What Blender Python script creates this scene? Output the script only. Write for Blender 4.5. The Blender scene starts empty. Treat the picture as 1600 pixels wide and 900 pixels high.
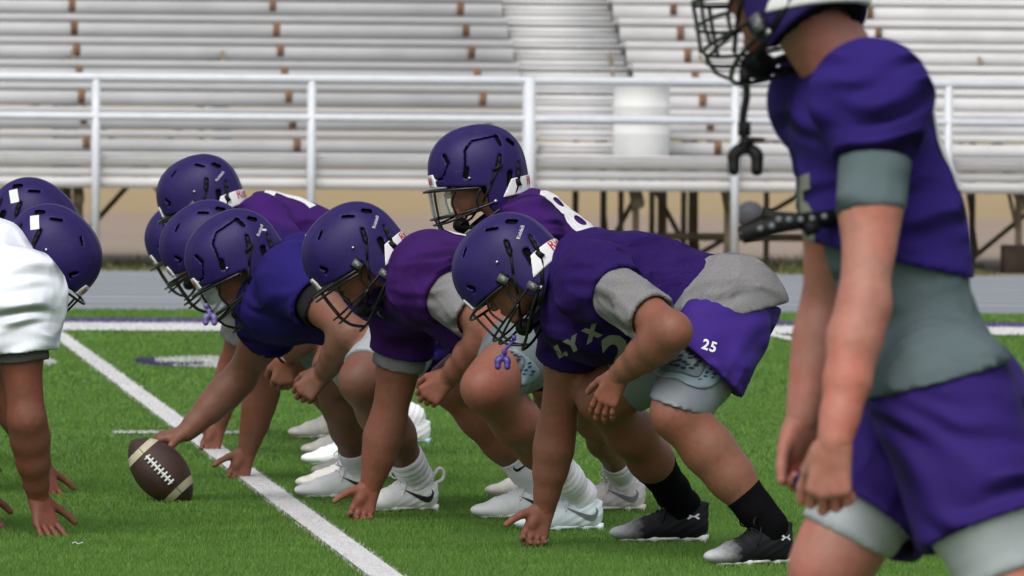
import bpy, bmesh, math, random
import numpy as np
import openvdb
from mathutils import Vector, Matrix
from mathutils.bvhtree import BVHTree

random.seed(7)
SC = bpy.context.scene
COL = SC.collection
rad = math.radians

# ------------------------------------------------------------------ camera
F_PX = 12600.0            # focal length in pixels of a 1600 px wide frame
CAM_H = 1.25
PITCH = math.atan(250.0 / F_PX)
ROLL = rad(0.42)
_f = Vector((0, math.cos(PITCH), -math.sin(PITCH)))
_r0 = Vector((1, 0, 0))
_u0 = Vector((0, math.sin(PITCH), math.cos(PITCH)))
_r = _r0 * math.cos(ROLL) + _u0 * math.sin(ROLL)
_u = _u0 * math.cos(ROLL) - _r0 * math.sin(ROLL)
CAM = Vector((0, 0, CAM_H))
cd = bpy.data.cameras.new('camera')
cam = bpy.data.objects.new('camera', cd)
COL.objects.link(cam)
cam.matrix_world = Matrix(((_r.x, _u.x, -_f.x, 0), (_r.y, _u.y, -_f.y, 0), (_r.z, _u.z, -_f.z, CAM_H), (0, 0, 0, 1)))
cd.sensor_width = 36.0
cd.lens = 36.0 * F_PX / 1600.0
cd.clip_start = 0.5
cd.clip_end = 3000
cd.dof.use_dof = True
cd.dof.focus_distance = 24.3
cd.dof.aperture_fstop = 13.5
SC.camera = cam

# ------------------------------------------------------------------ world, sun, exposure
SUN_EL, SUN_AZ = rad(50), rad(195)     # azimuth clockwise from +Y: behind the camera, a little to the left
w = bpy.data.worlds.new('World')
SC.world = w
w.use_nodes = True
nt = w.node_tree
bg = nt.nodes['Background']
sky = nt.nodes.new('ShaderNodeTexSky')
sky.sky_type = 'NISHITA'
sky.sun_disc = False
sky.sun_elevation = SUN_EL
sky.sun_rotation = SUN_AZ
sky.dust_density = 4.0
hs = nt.nodes.new('ShaderNodeHueSaturation')
hs.inputs['Saturation'].default_value = 0.3      # a clouded sky: nearly grey
nt.links.new(sky.outputs[0], hs.inputs['Color'])
nt.links.new(hs.outputs[0], bg.inputs[0])
bg.inputs[1].default_value = 0.142
sl = bpy.data.lights.new('sun', 'SUN')
sl.energy = 1.05
sl.angle = rad(45)
sl.color = (1.0, 0.97, 0.92)
so = bpy.data.objects.new('sun', sl)
COL.objects.link(so)
sd = Vector((math.sin(SUN_AZ) * math.cos(SUN_EL), math.cos(SUN_AZ) * math.cos(SUN_EL), math.sin(SUN_EL)))
so.rotation_euler = sd.to_track_quat('Z', 'Y').to_euler()
vs = SC.view_settings
vs.view_transform = 'Standard'
vs.look = 'None'
vs.exposure = 0.22
vs.gamma = 1.0
vs.use_curve_mapping = False

# ------------------------------------------------------------------ placing
def ray(px, py):
    return _f + _r * ((px - 800.0) / F_PX) - _u * ((py - 450.0) / F_PX)
def P(px, py, D):
    d = ray(px, py)
    return np.array(CAM + d * (D / d.y))
def G(px, py, z=0.0):
    d = ray(px, py)
    return np.array(CAM + d * ((z - CAM_H) / d.z))
PHI = rad(5.25)
FU = np.array((math.cos(PHI), math.sin(PHI), 0.0))      # along the sideline
FV = np.array((-math.sin(PHI), math.cos(PHI), 0.0))     # across the field, away from the camera
O0 = G(300, 678)                                        # where the hash mark crosses the yard line
def W(u, v, z=0.0):
    return O0 * np.array((1, 1, 0)) + FU * u + FV * v + np.array((0, 0, z))
def uv_of(X, Y):
    dx, dy = X - O0[0], Y - O0[1]
    return dx * FU[0] + dy * FU[1], dx * FV[0] + dy * FV[1]

def nrm(v):
    v = np.asarray(v, float)
    return v / max(1e-9, np.linalg.norm(v))

# ------------------------------------------------------------------ materials
def new_mat(name):
    m = bpy.data.materials.new(name)
    m.use_nodes = True
    return m, m.node_tree, m.node_tree.nodes['Principled BSDF']
def N(t, kind, **kw):
    n = t.nodes.new(kind)
    for k, v in kw.items():
        if k in n.inputs: n.inputs[k].default_value = v
        else: setattr(n, k, v)
    return n
def mat(name, col, rough=0.6, metal=0.0, var=0.0, vscale=20.0, bump=0.0, bscale=60.0, spec=0.5, var2=0.0, v2scale=3.0, sheen=0.0, coat=0.0, coord='Object', wrk=0.0):
    m, t, b = new_mat(name)
    tc = N(t, 'ShaderNodeTexCoord')
    b.inputs['Roughness'].default_value = rough
    b.inputs['Metallic'].default_value = metal
    b.inputs['Specular IOR Level'].default_value = spec
    if sheen: b.inputs['Sheen Weight'].default_value = sheen
    if coat: b.inputs['Coat Weight'].default_value = coat
    src = None
    rgb = N(t, 'ShaderNodeRGB'); rgb.outputs[0].default_value = (*col, 1)
    src = rgb.outputs[0]
    for v, s in ((var, vscale), (var2, v2scale)):
        if v:
            n = N(t, 'ShaderNodeTexNoise', Scale=s, Detail=4.0)
            t.links.new(tc.outputs[coord], n.inputs['Vector'])
            mr = N(t, 'ShaderNodeMapRange'); mr.inputs[1].default_value = 0.3; mr.inputs[2].default_value = 0.7
            mr.inputs[3].default_value = 1 - v; mr.inputs[4].default_value = 1 + v
            t.links.new(n.outputs[0], mr.inputs[0])
            mx = N(t, 'ShaderNodeVectorMath', operation='SCALE')
            t.links.new(src, mx.inputs[0]); t.links.new(mr.outputs[0], mx.inputs['Scale'])
            src = mx.outputs[0]
    t.links.new(src, b.inputs['Base Color'])
    if bump:
        n = N(t, 'ShaderNodeTexNoise', Scale=bscale, Detail=3.0)
        t.links.new(tc.outputs[coord], n.inputs['Vector'])
        bp = N(t, 'ShaderNodeBump', Strength=bump, Distance=0.004)
        t.links.new(n.outputs[0], bp.inputs['Height'])
        t.links.new(bp.outputs[0], b.inputs['Normal'])
    if wrk: wrinkle(t, tc, bp.outputs[0] if bump else None, b, strength=wrk, scale=4.0)
    return m

def wrinkle(t, tc, nrm_out, b, rot=(0.4, 0.7, 0.5), dist=0.11, strength=1.0, scale=4.0):
    mp = N(t, 'ShaderNodeMapping'); mp.inputs['Rotation'].default_value = rot; mp.inputs['Scale'].default_value = (1.0, 1.0, 3.2)
    wn = N(t, 'ShaderNodeTexNoise', Scale=2.2, Detail=2.0)
    t.links.new(tc.outputs['Object'], wn.inputs['Vector'])
    va = N(t, 'ShaderNodeVectorMath', operation='MULTIPLY_ADD'); va.inputs[1].default_value = (.22, .22, .22)
    t.links.new(wn.outputs[1], va.inputs[0]); t.links.new(tc.outputs['Object'], va.inputs[2])
    t.links.new(va.outputs[0], mp.inputs['Vector'])
    n = N(t, 'ShaderNodeTexNoise', noise_type='RIDGED_MULTIFRACTAL', Scale=scale, Detail=2.5, Roughness=.45, Lacunarity=2.0)
    t.links.new(mp.outputs[0], n.inputs['Vector'])
    bp = N(t, 'ShaderNodeBump', Strength=strength, Distance=dist)
    t.links.new(n.outputs[0], bp.inputs['Height'])
    if nrm_out is not None: t.links.new(nrm_out, bp.inputs['Normal'])
    t.links.new(bp.outputs[0], b.inputs['Normal'])
def mesh_cloth(name, col, dot=0.35, rough=0.85, scale=230.0, sheen=0.0):
    """knitted jersey cloth with small ventilation holes"""
    m, t, b = new_mat(name)
    tc = N(t, 'ShaderNodeTexCoord')
    v = N(t, 'ShaderNodeTexVoronoi', Scale=scale, Randomness=0.25)
    t.links.new(tc.outputs['Object'], v.inputs['Vector'])
    mr = N(t, 'ShaderNodeMapRange'); mr.inputs[1].default_value = 0.15; mr.inputs[2].default_value = 0.4
    mr.inputs[3].default_value = 1 - dot; mr.inputs[4].default_value = 1.0
    t.links.new(v.outputs['Distance'], mr.inputs[0])
    n = N(t, 'ShaderNodeTexNoise', Scale=7.0, Detail=3.0)
    t.links.new(tc.outputs['Object'], n.inputs['Vector'])
    mr2 = N(t, 'ShaderNodeMapRange'); mr2.inputs[3].default_value = 0.82; mr2.inputs[4].default_value = 1.16
    t.links.new(n.outputs[0], mr2.inputs[0])
    mu = N(t, 'ShaderNodeMath', operation='MULTIPLY')
    t.links.new(mr.outputs[0], mu.inputs[0]); t.links.new(mr2.outputs[0], mu.inputs[1])
    rgb = N(t, 'ShaderNodeRGB'); rgb.outputs[0].default_value = (*col, 1)
    sc = N(t, 'ShaderNodeVectorMath', operation='SCALE')
    t.links.new(rgb.outputs[0], sc.inputs[0]); t.links.new(mu.outputs[0], sc.inputs['Scale'])
    t.links.new(sc.outputs[0], b.inputs['Base Color'])
    b.inputs['Roughness'].default_value = rough
    b.inputs['Specular IOR Level'].default_value = 0.10
    b.inputs['Sheen Weight'].default_value = sheen
    bp = N(t, 'ShaderNodeBump', Strength=0.25, Distance=0.0015)
    t.links.new(v.outputs['Distance'], bp.inputs['Height'])
    wrinkle(t, tc, bp.outputs[0], b, rot=(col[2] * 9, .7, col[0] * 20))
    return m

def heather(name, col, amt=0.25):
    m, t, b = new_mat(name)
    tc = N(t, 'ShaderNodeTexCoord')
    mp = N(t, 'ShaderNodeMapping'); mp.inputs['Scale'].default_value = (260, 260, 700)
    t.links.new(tc.outputs['Object'], mp.inputs['Vector'])
    n = N(t, 'ShaderNodeTexNoise', Scale=1.0, Detail=2.0)
    t.links.new(mp.outputs[0], n.inputs['Vector'])
    cr = N(t, 'ShaderNodeMapRange'); cr.inputs[1].default_value = 0.3; cr.inputs[2].default_value = 0.7
    cr.inputs[3].default_value = 1 - amt; cr.inputs[4].default_value = 1 + amt
    t.links.new(n.outputs[0], cr.inputs[0])
    rgb = N(t, 'ShaderNodeRGB'); rgb.outputs[0].default_value = (*col, 1)
    sc = N(t, 'ShaderNodeVectorMath', operation='SCALE')
    t.links.new(rgb.outputs[0], sc.inputs[0]); t.links.new(cr.outputs[0], sc.inputs['Scale'])
    t.links.new(sc.outputs[0], b.inputs['Base Color'])
    b.inputs['Roughness'].default_value = 0.9
    b.inputs['Specular IOR Level'].default_value = 0.2
    wrinkle(t, tc, None, b, rot=(.2, .35, .1), strength=1.0)
    return m

def skin(name, col, red=0.25):
    m, t, b = new_mat(name)
    tc = N(t, 'ShaderNodeTexCoord')
    n = N(t, 'ShaderNodeTexNoise', Scale=9.0, Detail=4.0)
    t.links.new(tc.outputs['Object'], n.inputs['Vector'])
    mx = N(t, 'ShaderNodeMix', data_type='RGBA')
    mx.inputs[6].default_value = (*col, 1)
    mx.inputs[7].default_value = (col[0] * (1 + red * .5), col[1] * (1 - red * .45), col[2] * (1 - red * .5), 1)
    mr = N(t, 'ShaderNodeMapRange'); mr.inputs[1].default_value = 0.38; mr.inputs[2].default_value = 0.68
    t.links.new(n.outputs[0], mr.inputs[0]); t.links.new(mr.outputs[0], mx.inputs[0])
    n3 = N(t, 'ShaderNodeTexNoise', Scale=55.0, Detail=3.0)
    t.links.new(tc.outputs['Object'], n3.inputs['Vector'])
    mr3 = N(t, 'ShaderNodeMapRange'); mr3.inputs[3].default_value = 0.76; mr3.inputs[4].default_value = 1.2
    t.links.new(n3.outputs[0], mr3.inputs[0])
    sc = N(t, 'ShaderNodeVectorMath', operation='SCALE')
    t.links.new(mx.outputs[2], sc.inputs[0]); t.links.new(mr3.outputs[0], sc.inputs['Scale'])
    at_ = N(t, 'ShaderNodeAttribute', attribute_name='joint')
    mj = N(t, 'ShaderNodeMix', data_type='RGBA', blend_type='MULTIPLY'); mj.inputs[7].default_value = (.80, .58, .56, 1)
    t.links.new(at_.outputs['Fac'], mj.inputs[0]); t.links.new(sc.outputs[0], mj.inputs[6])
    t.links.new(mj.outputs[2], b.inputs['Base Color'])
    rr = N(t, 'ShaderNodeMapRange'); rr.inputs[3].default_value = .36; rr.inputs[4].default_value = .68
    t.links.new(n3.outputs[0], rr.inputs[0]); t.links.new(rr.outputs[0], b.inputs['Roughness'])
    b.inputs['Roughness'].default_value = 0.52
    b.inputs['Specular IOR Level'].default_value = 0.35
    n2 = N(t, 'ShaderNodeTexNoise', Scale=48.0, Detail=6.0, Roughness=.65)
    t.links.new(tc.outputs['Object'], n2.inputs['Vector'])
    bp = N(t, 'ShaderNodeBump', Strength=0.35, Distance=0.004)
    t.links.new(n2.outputs[0], bp.inputs['Height']); t.links.new(bp.outputs[0], b.inputs['Normal'])
    return m

M = {}
M['shell'] = mat('helmet_matte_purple', (0.018, 0.0095, 0.083), 0.46, var=0.10, vscale=14, bump=0.05, bscale=500, spec=0.22, var2=.12, v2scale=70)
def scratch_shell():
    m = M['shell']; t = m.node_tree; b = t.nodes['Principled BSDF']; src = b.inputs['Base Color'].links[0].from_socket
    tc = N(t, 'ShaderNodeTexCoord'); oi = N(t, 'ShaderNodeObjectInfo')
    va = N(t, 'ShaderNodeVectorMath', operation='MULTIPLY_ADD'); va.inputs[1].default_value = (7.0, 3.0, 5.0)
    t.links.new(oi.outputs['Location'], va.inputs[0]); t.links.new(tc.outputs['Object'], va.inputs[2])
    fac = None
    for rot, sc_, th in (((.3, .9, .2), (14, 14, 240), .72), ((1.2, .1, .8), (16, 10, 260), .73)):
        mp = N(t, 'ShaderNodeMapping'); mp.inputs['Rotation'].default_value = rot; mp.inputs['Scale'].default_value = sc_
        t.links.new(va.outputs[0], mp.inputs['Vector'])
        n = N(t, 'ShaderNodeTexNoise', Scale=1.0, Detail=3.0); t.links.new(mp.outputs[0], n.inputs['Vector'])
        mr = N(t, 'ShaderNodeMapRange'); mr.inputs[1].default_value = th; mr.inputs[2].default_value = th + .05; mr.inputs[4].default_value = .3
        t.links.new(n.outputs[0], mr.inputs[0])
        if fac is None: fac = mr.outputs[0]
        else:
            mm = N(t, 'ShaderNodeMath', operation='MAXIMUM'); t.links.new(fac, mm.inputs[0]); t.links.new(mr.outputs[0], mm.inputs[1]); fac = mm.outputs[0]
    mx = N(t, 'ShaderNodeMix', data_type='RGBA'); mx.inputs[7].default_value = (.20, .19, .26, 1)
    t.links.new(fac, mx.inputs[0]); t.links.new(src, mx.inputs[6]); t.links.new(mx.outputs[2], b.inputs['Base Color'])
scratch_shell()
M['black'] = mat('black_rubber', (0.006, 0.006, 0.007), 0.6, var=0.2, spec=.2)
M['padding'] = mat('black_padding', (0.005, 0.0045, 0.006), 0.9, var=0.3, spec=.05)
M['mask'] = mat('black_coated_wire', (0.005, 0.006, 0.006), 0.32, coat=0.12, var=0.1, spec=.4)
M['screw'] = mat('steel_screw', (0.45, 0.44, 0.42), 0.35, metal=1.0, var=0.2, vscale=90)
M['white_plastic'] = mat('white_plastic', (0.72, 0.72, 0.73), 0.35, var=0.06)
M['red_ink'] = mat('red_ink', (0.50, 0.02, 0.03), 0.5, var=0.05)
M['white_ink'] = mat('white_ink', (0.68, 0.68, 0.70), 0.7, var=0.12, vscale=60)
M['pale_ink'] = mat('pale_ink', (0.22, 0.22, 0.19), 0.8, var=0.25, vscale=220)
M['black_ink'] = mat('black_ink', (0.01, 0.012, 0.014), 0.6, var=0.1)
M['sticker'] = mat('white_sticker', (0.62, 0.66, 0.66), 0.45, var=0.08, vscale=40)
M['purple_rubber'] = mat('purple_rubber', (0.045, 0.03, 0.21), 0.4, var=0.1)
M['lilac_rubber'] = mat('lilac_rubber', (0.13, 0.10, 0.30), 0.4, var=0.1)
M['jersey_a'] = mesh_cloth('deep_purple_mesh', (0.020, 0.0070, 0.078), dot=-.9, scale=165.0)
M['jersey_b'] = mesh_cloth('violet_mesh', (0.039, 0.0095, 0.098))
M['jersey_c'] = mesh_cloth('blue_purple_mesh', (0.019, 0.0125, 0.122))
M['jersey_d'] = mesh_cloth('dark_violet_mesh', (0.050, 0.013, 0.14))
M['jersey_q'] = mesh_cloth('bright_violet_mesh', (0.045, 0.0115, 0.120))
M['jersey_r'] = mesh_cloth('royal_purple_cloth', (0.027, 0.0145, 0.140), dot=0.15)
M['jersey_w'] = mesh_cloth('white_mesh', (0.76, 0.79, 0.87), dot=0.06, scale=150)
M['shorts_a'] = mat('purple_shorts', (0.041, 0.0165, 0.180), 0.75, var=0.08, vscale=9, bump=0.1, bscale=600, spec=0.15, wrk=1.0)
M['shorts_r'] = mat('dark_purple_shorts', (0.026, 0.011, 0.125), 0.75, var=0.08, vscale=9, bump=0.1, bscale=600, spec=0.15, wrk=1.0)
M['grey_shirt'] = heather('grey_heather', (0.19, 0.185, 0.19), 0.3)
M['dark_grey_shirt'] = heather('dark_grey_heather', (0.11, 0.105, 0.105), 0.25)
M['teal_shirt'] = heather('slate_grey_shirt', (0.092, 0.125, 0.134), 0.10)
M['black_shirt'] = heather('black_shirt', (0.010, 0.010, 0.012), 0.2)
M['tights'] = mat('grey_tights', (0.155, 0.175, 0.19), 0.5, var=0.1, vscale=12, bump=0.1, bscale=500)
M['dark_tights'] = mat('slate_tights', (0.12, 0.145, 0.155), 0.5, var=0.1, vscale=12, bump=0.1, bscale=500)
M['pale_tights'] = mat('pale_grey_tights', (0.34, 0.37, 0.39), 0.5, var=0.08, vscale=12, bump=0.1, bscale=500)
M['pad_frame'] = mat('moulded_pad_frame', (0.17, 0.23, 0.26), 0.45, var=0.08)
M['pad_plate'] = mat('moulded_pad_plate', (0.085, 0.115, 0.13), 0.5, var=0.08)
M['pad_hole'] = mat('pad_hole', (0.008, 0.012, 0.022), 0.8, var=0.1)
M['blue_hole'] = mat('blue_pad_hole', (0.012, 0.03, 0.10), 0.8, var=0.1)
M['sock_w'] = mat('white_sock', (0.80, 0.79, 0.86), 0.9, var=0.06, bump=0.5, bscale=260)
M['sock_b'] = mat('black_sock', (0.004, 0.004, 0.005), 0.95, var=0.2, bump=0.5, bscale=260, spec=0.05)
M['shoe_w'] = mat('white_shoe', (0.84, 0.86, 0.87), 0.45, var=0.07, vscale=16, var2=0.06, v2scale=5)
M['shoe_blue_w'] = mat('ice_white_shoe', (0.78, 0.86, 0.92), 0.4, var=0.05, vscale=16)
M['shoe_c'] = mat('cream_white_shoe', (0.66, 0.63, 0.59), 0.55, var=0.12, vscale=22)
M['shoe_p'] = mat('pinkish_white_shoe', (0.60, 0.55, 0.56), 0.6, var=0.14, vscale=30)
M['lace_w'] = mat('white_lace', (0.78, 0.77, 0.80), 0.8, var=0.1)
M['sole_w'] = mat('white_sole', (0.70, 0.69, 0.68), 0.5, var=0.12, vscale=25)
M['sole_ice'] = mat('pale_blue_sole', (0.36, 0.55, 0.62), 0.35, var=0.1)
M['hair'] = mat('dark_hair', (0.012, 0.009, 0.008), 0.8, var=0.3, bump=0.6, bscale=200)
M['eye'] = mat('eye', (0.35, 0.33, 0.31), 0.2, var=0.05)
M['skin1'] = skin('tan_skin', (0.205, 0.088, 0.056))
M['skin6'] = skin('lighter_tan_skin', (0.25, 0.122, 0.074))  # lighter tan for the quarterback, so his face shows inside the helmet
M['skin2'] = skin('warm_skin', (0.225, 0.095, 0.062))
M['skin3'] = skin('brown_skin', (0.185, 0.090, 0.058))
M['skin4'] = skin('light_skin', (0.38, 0.175, 0.130), 0.4)
M['skin5'] = skin('deep_brown_skin', (0.170, 0.068, 0.042))
M['lens'], _t, _b = new_mat('clear_visor')
_b.inputs['Base Color'].default_value = (0.45, 0.52, 0.49, 1)
_b.inputs['Roughness'].default_value = 0.06
_b.inputs['Alpha'].default_value = 0.20
_b.inputs['Specular IOR Level'].default_value = 0.9

# black shoe fading to a pale toe: the print on the shoe itself, along its length
M['shoe_fade'], t, b = new_mat('black_to_white_fade_shoe')
tc = N(t, 'ShaderNodeTexCoord'); sx = N(t, 'ShaderNodeSeparateXYZ'); t.links.new(tc.outputs['Object'], sx.inputs[0])
nz = N(t, 'ShaderNodeTexNoise', Scale=70.0, Detail=3.0); t.links.new(tc.outputs['Object'], nz.inputs['Vector'])
ad = N(t, 'ShaderNodeMath', operation='MULTIPLY_ADD'); ad.inputs[1].default_value = 0.05; t.links.new(nz.outputs[0], ad.inputs[0]); t.links.new(sx.outputs[0], ad.inputs[2])
mr = N(t, 'ShaderNodeMapRange'); mr.inputs[1].default_value = 0.215; mr.inputs[2].default_value = 0.315; t.links.new(ad.outputs[0], mr.inputs[0])
mx = N(t, 'ShaderNodeMix', data_type='RGBA'); mx.inputs[6].default_value = (0.007, 0.008, 0.010, 1); mx.inputs[7].default_value = (0.42, 0.43, 0.45, 1)
t.links.new(mr.outputs[0], mx.inputs[0]); t.links.new(mx.outputs[2], b.inputs['Base Color']); b.inputs['Roughness'].default_value = 0.6; b.inputs['Specular IOR Level'].default_value = .2

# ------------------------------------------------------------------ object helpers
def setp(o, label=None, cat=None, group=None, kind=None):
    if label: o['label'] = label
    if cat: o['category'] = cat
    if group: o['group'] = group
    if kind: o['kind'] = kind
    return o
def empty(name, loc, label, cat, group=None):
    o = bpy.data.objects.new(name, None)
    o.empty_display_size = 0.1
    o.location = tuple(loc)
    COL.objects.link(o)
    WM[o.name] = Matrix.Translation(o.location)
    return setp(o, label, cat, group)
WM = {}
def child(name, me, parent=None, mw=None):
    """links a mesh; mw = its world matrix (none: the mesh is in world coordinates)"""
    o = bpy.data.objects.new(name, me)
    COL.objects.link(o)
    mw = mw or Matrix.Identity(4)
    if parent is not None:
        o.parent = parent
        o.matrix_parent_inverse = WM[parent.name].inverted()
    o.matrix_basis = mw
    WM[o.name] = mw
    return o
def mesh_np(name, verts, faces, material, smooth=True, mats=None, midx=None):
    """faces: list of arrays (n,3) / (n,4)"""
    me = bpy.data.meshes.new(name)
    verts = np.asarray(verts, np.float32)
    me.vertices.add(len(verts)); me.vertices.foreach_set('co', verts.ravel())
    fs = [np.asarray(f, np.int32) for f in faces if len(f)]
    nl = sum(f.size for f in fs)
    me.loops.add(nl); me.loops.foreach_set('vertex_index', np.concatenate([f.ravel() for f in fs]))
    st, c = [], 0
    for f in fs:
        k = f.shape[1]
        st.append(np.arange(len(f), dtype=np.int32) * k + c); c += f.size
    st = np.concatenate(st)
    me.polygons.add(len(st)); me.polygons.foreach_set('loop_start', st)
    try:
        me.polygons.foreach_set('loop_total', np.concatenate([np.full(len(f), f.shape[1], np.int32) for f in fs]))
    except Exception:
        pass
    if smooth: me.polygons.foreach_set('use_smooth', np.ones(len(st), bool))
    for m in (mats or [material]): me.materials.append(m)
    if midx is not None: me.polygons.foreach_set('material_index', np.asarray(midx, np.int32))
    me.update(calc_edges=True)
    return me

class MB:
    """collects plain solids into one mesh"""
    def __init__(s): s.v = []; s.q = []; s.t = []; s.n = 0; s.qm = []; s.tm = []; s.cur = 0
    def add(s, v, q=(), t=()):
        s.v.append(np.asarray(v, float).reshape(-1, 3))
        for f in q: s.q.append([i + s.n for i in f]); s.qm.append(s.cur)
        for f in t: s.t.append([i + s.n for i in f]); s.tm.append(s.cur)
        s.n += len(s.v[-1])
    def box(s, c, x, y, z):
        """centre and three half-extent vectors"""
        c, x, y, z = (np.asarray(a, float) for a in (c, x, y, z))
        v = [c + x * i + y * j + z * k for k in (-1, 1) for j in (-1, 1) for i in (-1, 1)]
        s.add(v, [(0, 2, 3, 1), (4, 5, 7, 6), (0, 1, 5, 4), (2, 6, 7, 3), (0, 4, 6, 2), (1, 3, 7, 5)])
    def tube(s, pts, r, n=8, closed=False, cap=True):
        pts = [np.asarray(p, float) for p in pts]
        m = len(pts)
        rr = r if hasattr(r, '__len__') else [r] * m
        ref = None; rings = []
        for i, p in enumerate(pts):
            if closed: tg = pts[(i + 1) % m] - pts[i - 1]
            else: tg = pts[min(i + 1, m - 1)] - pts[max(i - 1, 0)]
            tg = nrm(tg)
            if ref is None:
                ref = nrm(np.cross(tg, (0.3, 0.2, 0.93) if abs(tg[2]) < .9 else (1, 0, 0)))
            ref = nrm(ref - tg * ref.dot(tg)); b = np.cross(tg, ref)
            rings.append([p + rr[i] * (ref * math.cos(a) + b * math.sin(a)) for a in np.linspace(0, 2 * math.pi, n, endpoint=False)])
        q = []
        for i in range(m if closed else m - 1):
            j = (i + 1) % m
            for k in range(n):
                l = (k + 1) % n
                q.append((i * n + k, i * n + l, j * n + l, j * n + k))
        v = [x for rg in rings for x in rg]
        t = []
        if cap and not closed:
            v += [pts[0], pts[-1]]
            for k in range(n):
                l = (k + 1) % n
                t.append((m * n, l, k)); t.append((m * n + 1, (m - 1) * n + k, (m - 1) * n + l))
        s.add(v, q, t)
    def mesh(s, name, material, smooth=False, mats=None):
        return mesh_np(name, np.concatenate(s.v), [np.array(s.q).reshape(-1, 4), np.array(s.t).reshape(-1, 3)], material, smooth, mats, (s.qm + s.tm) if mats else None)

def smooth_path(pts, n=6, closed=False):
    """Catmull-Rom through the points"""
    pts = [np.asarray(p, float) for p in pts]
    out = []
    m = len(pts)
    for i in range(m if closed else m - 1):
        p0 = pts[i - 1] if (closed or i > 0) else 2 * pts[0] - pts[1]
        p1 = pts[i]; p2 = pts[(i + 1) % m]
        p3 = pts[(i + 2) % m] if (closed or i + 2 < m) else 2 * p2 - p1
        for k in range(n):
            t = k / n
            out.append(0.5 * ((2 * p1) + (p2 - p0) * t + (2 * p0 - 5 * p1 + 4 * p2 - p3) * t * t + (3 * p1 - p0 - 3 * p2 + p3) * t ** 3))
    if not closed: out.append(pts[-1])
    return out

# ------------------------------------------------------------------ implicit surfaces: rounded limbs blended into one skin
def noise3(x, y, z, freq, seed, n=6):
    r = np.random.RandomState(seed)
    o = 0.0
    for _ in range(n):
        d = r.normal(size=3); d /= np.linalg.norm(d); f = freq * r.uniform(.6, 1.5)
        o = o + np.sin(f * (x * d[0] + y * d[1] + z * d[2]) + r.uniform(0, 6.28))
    return o / math.sqrt(n / 2.0) * 0.5

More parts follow.
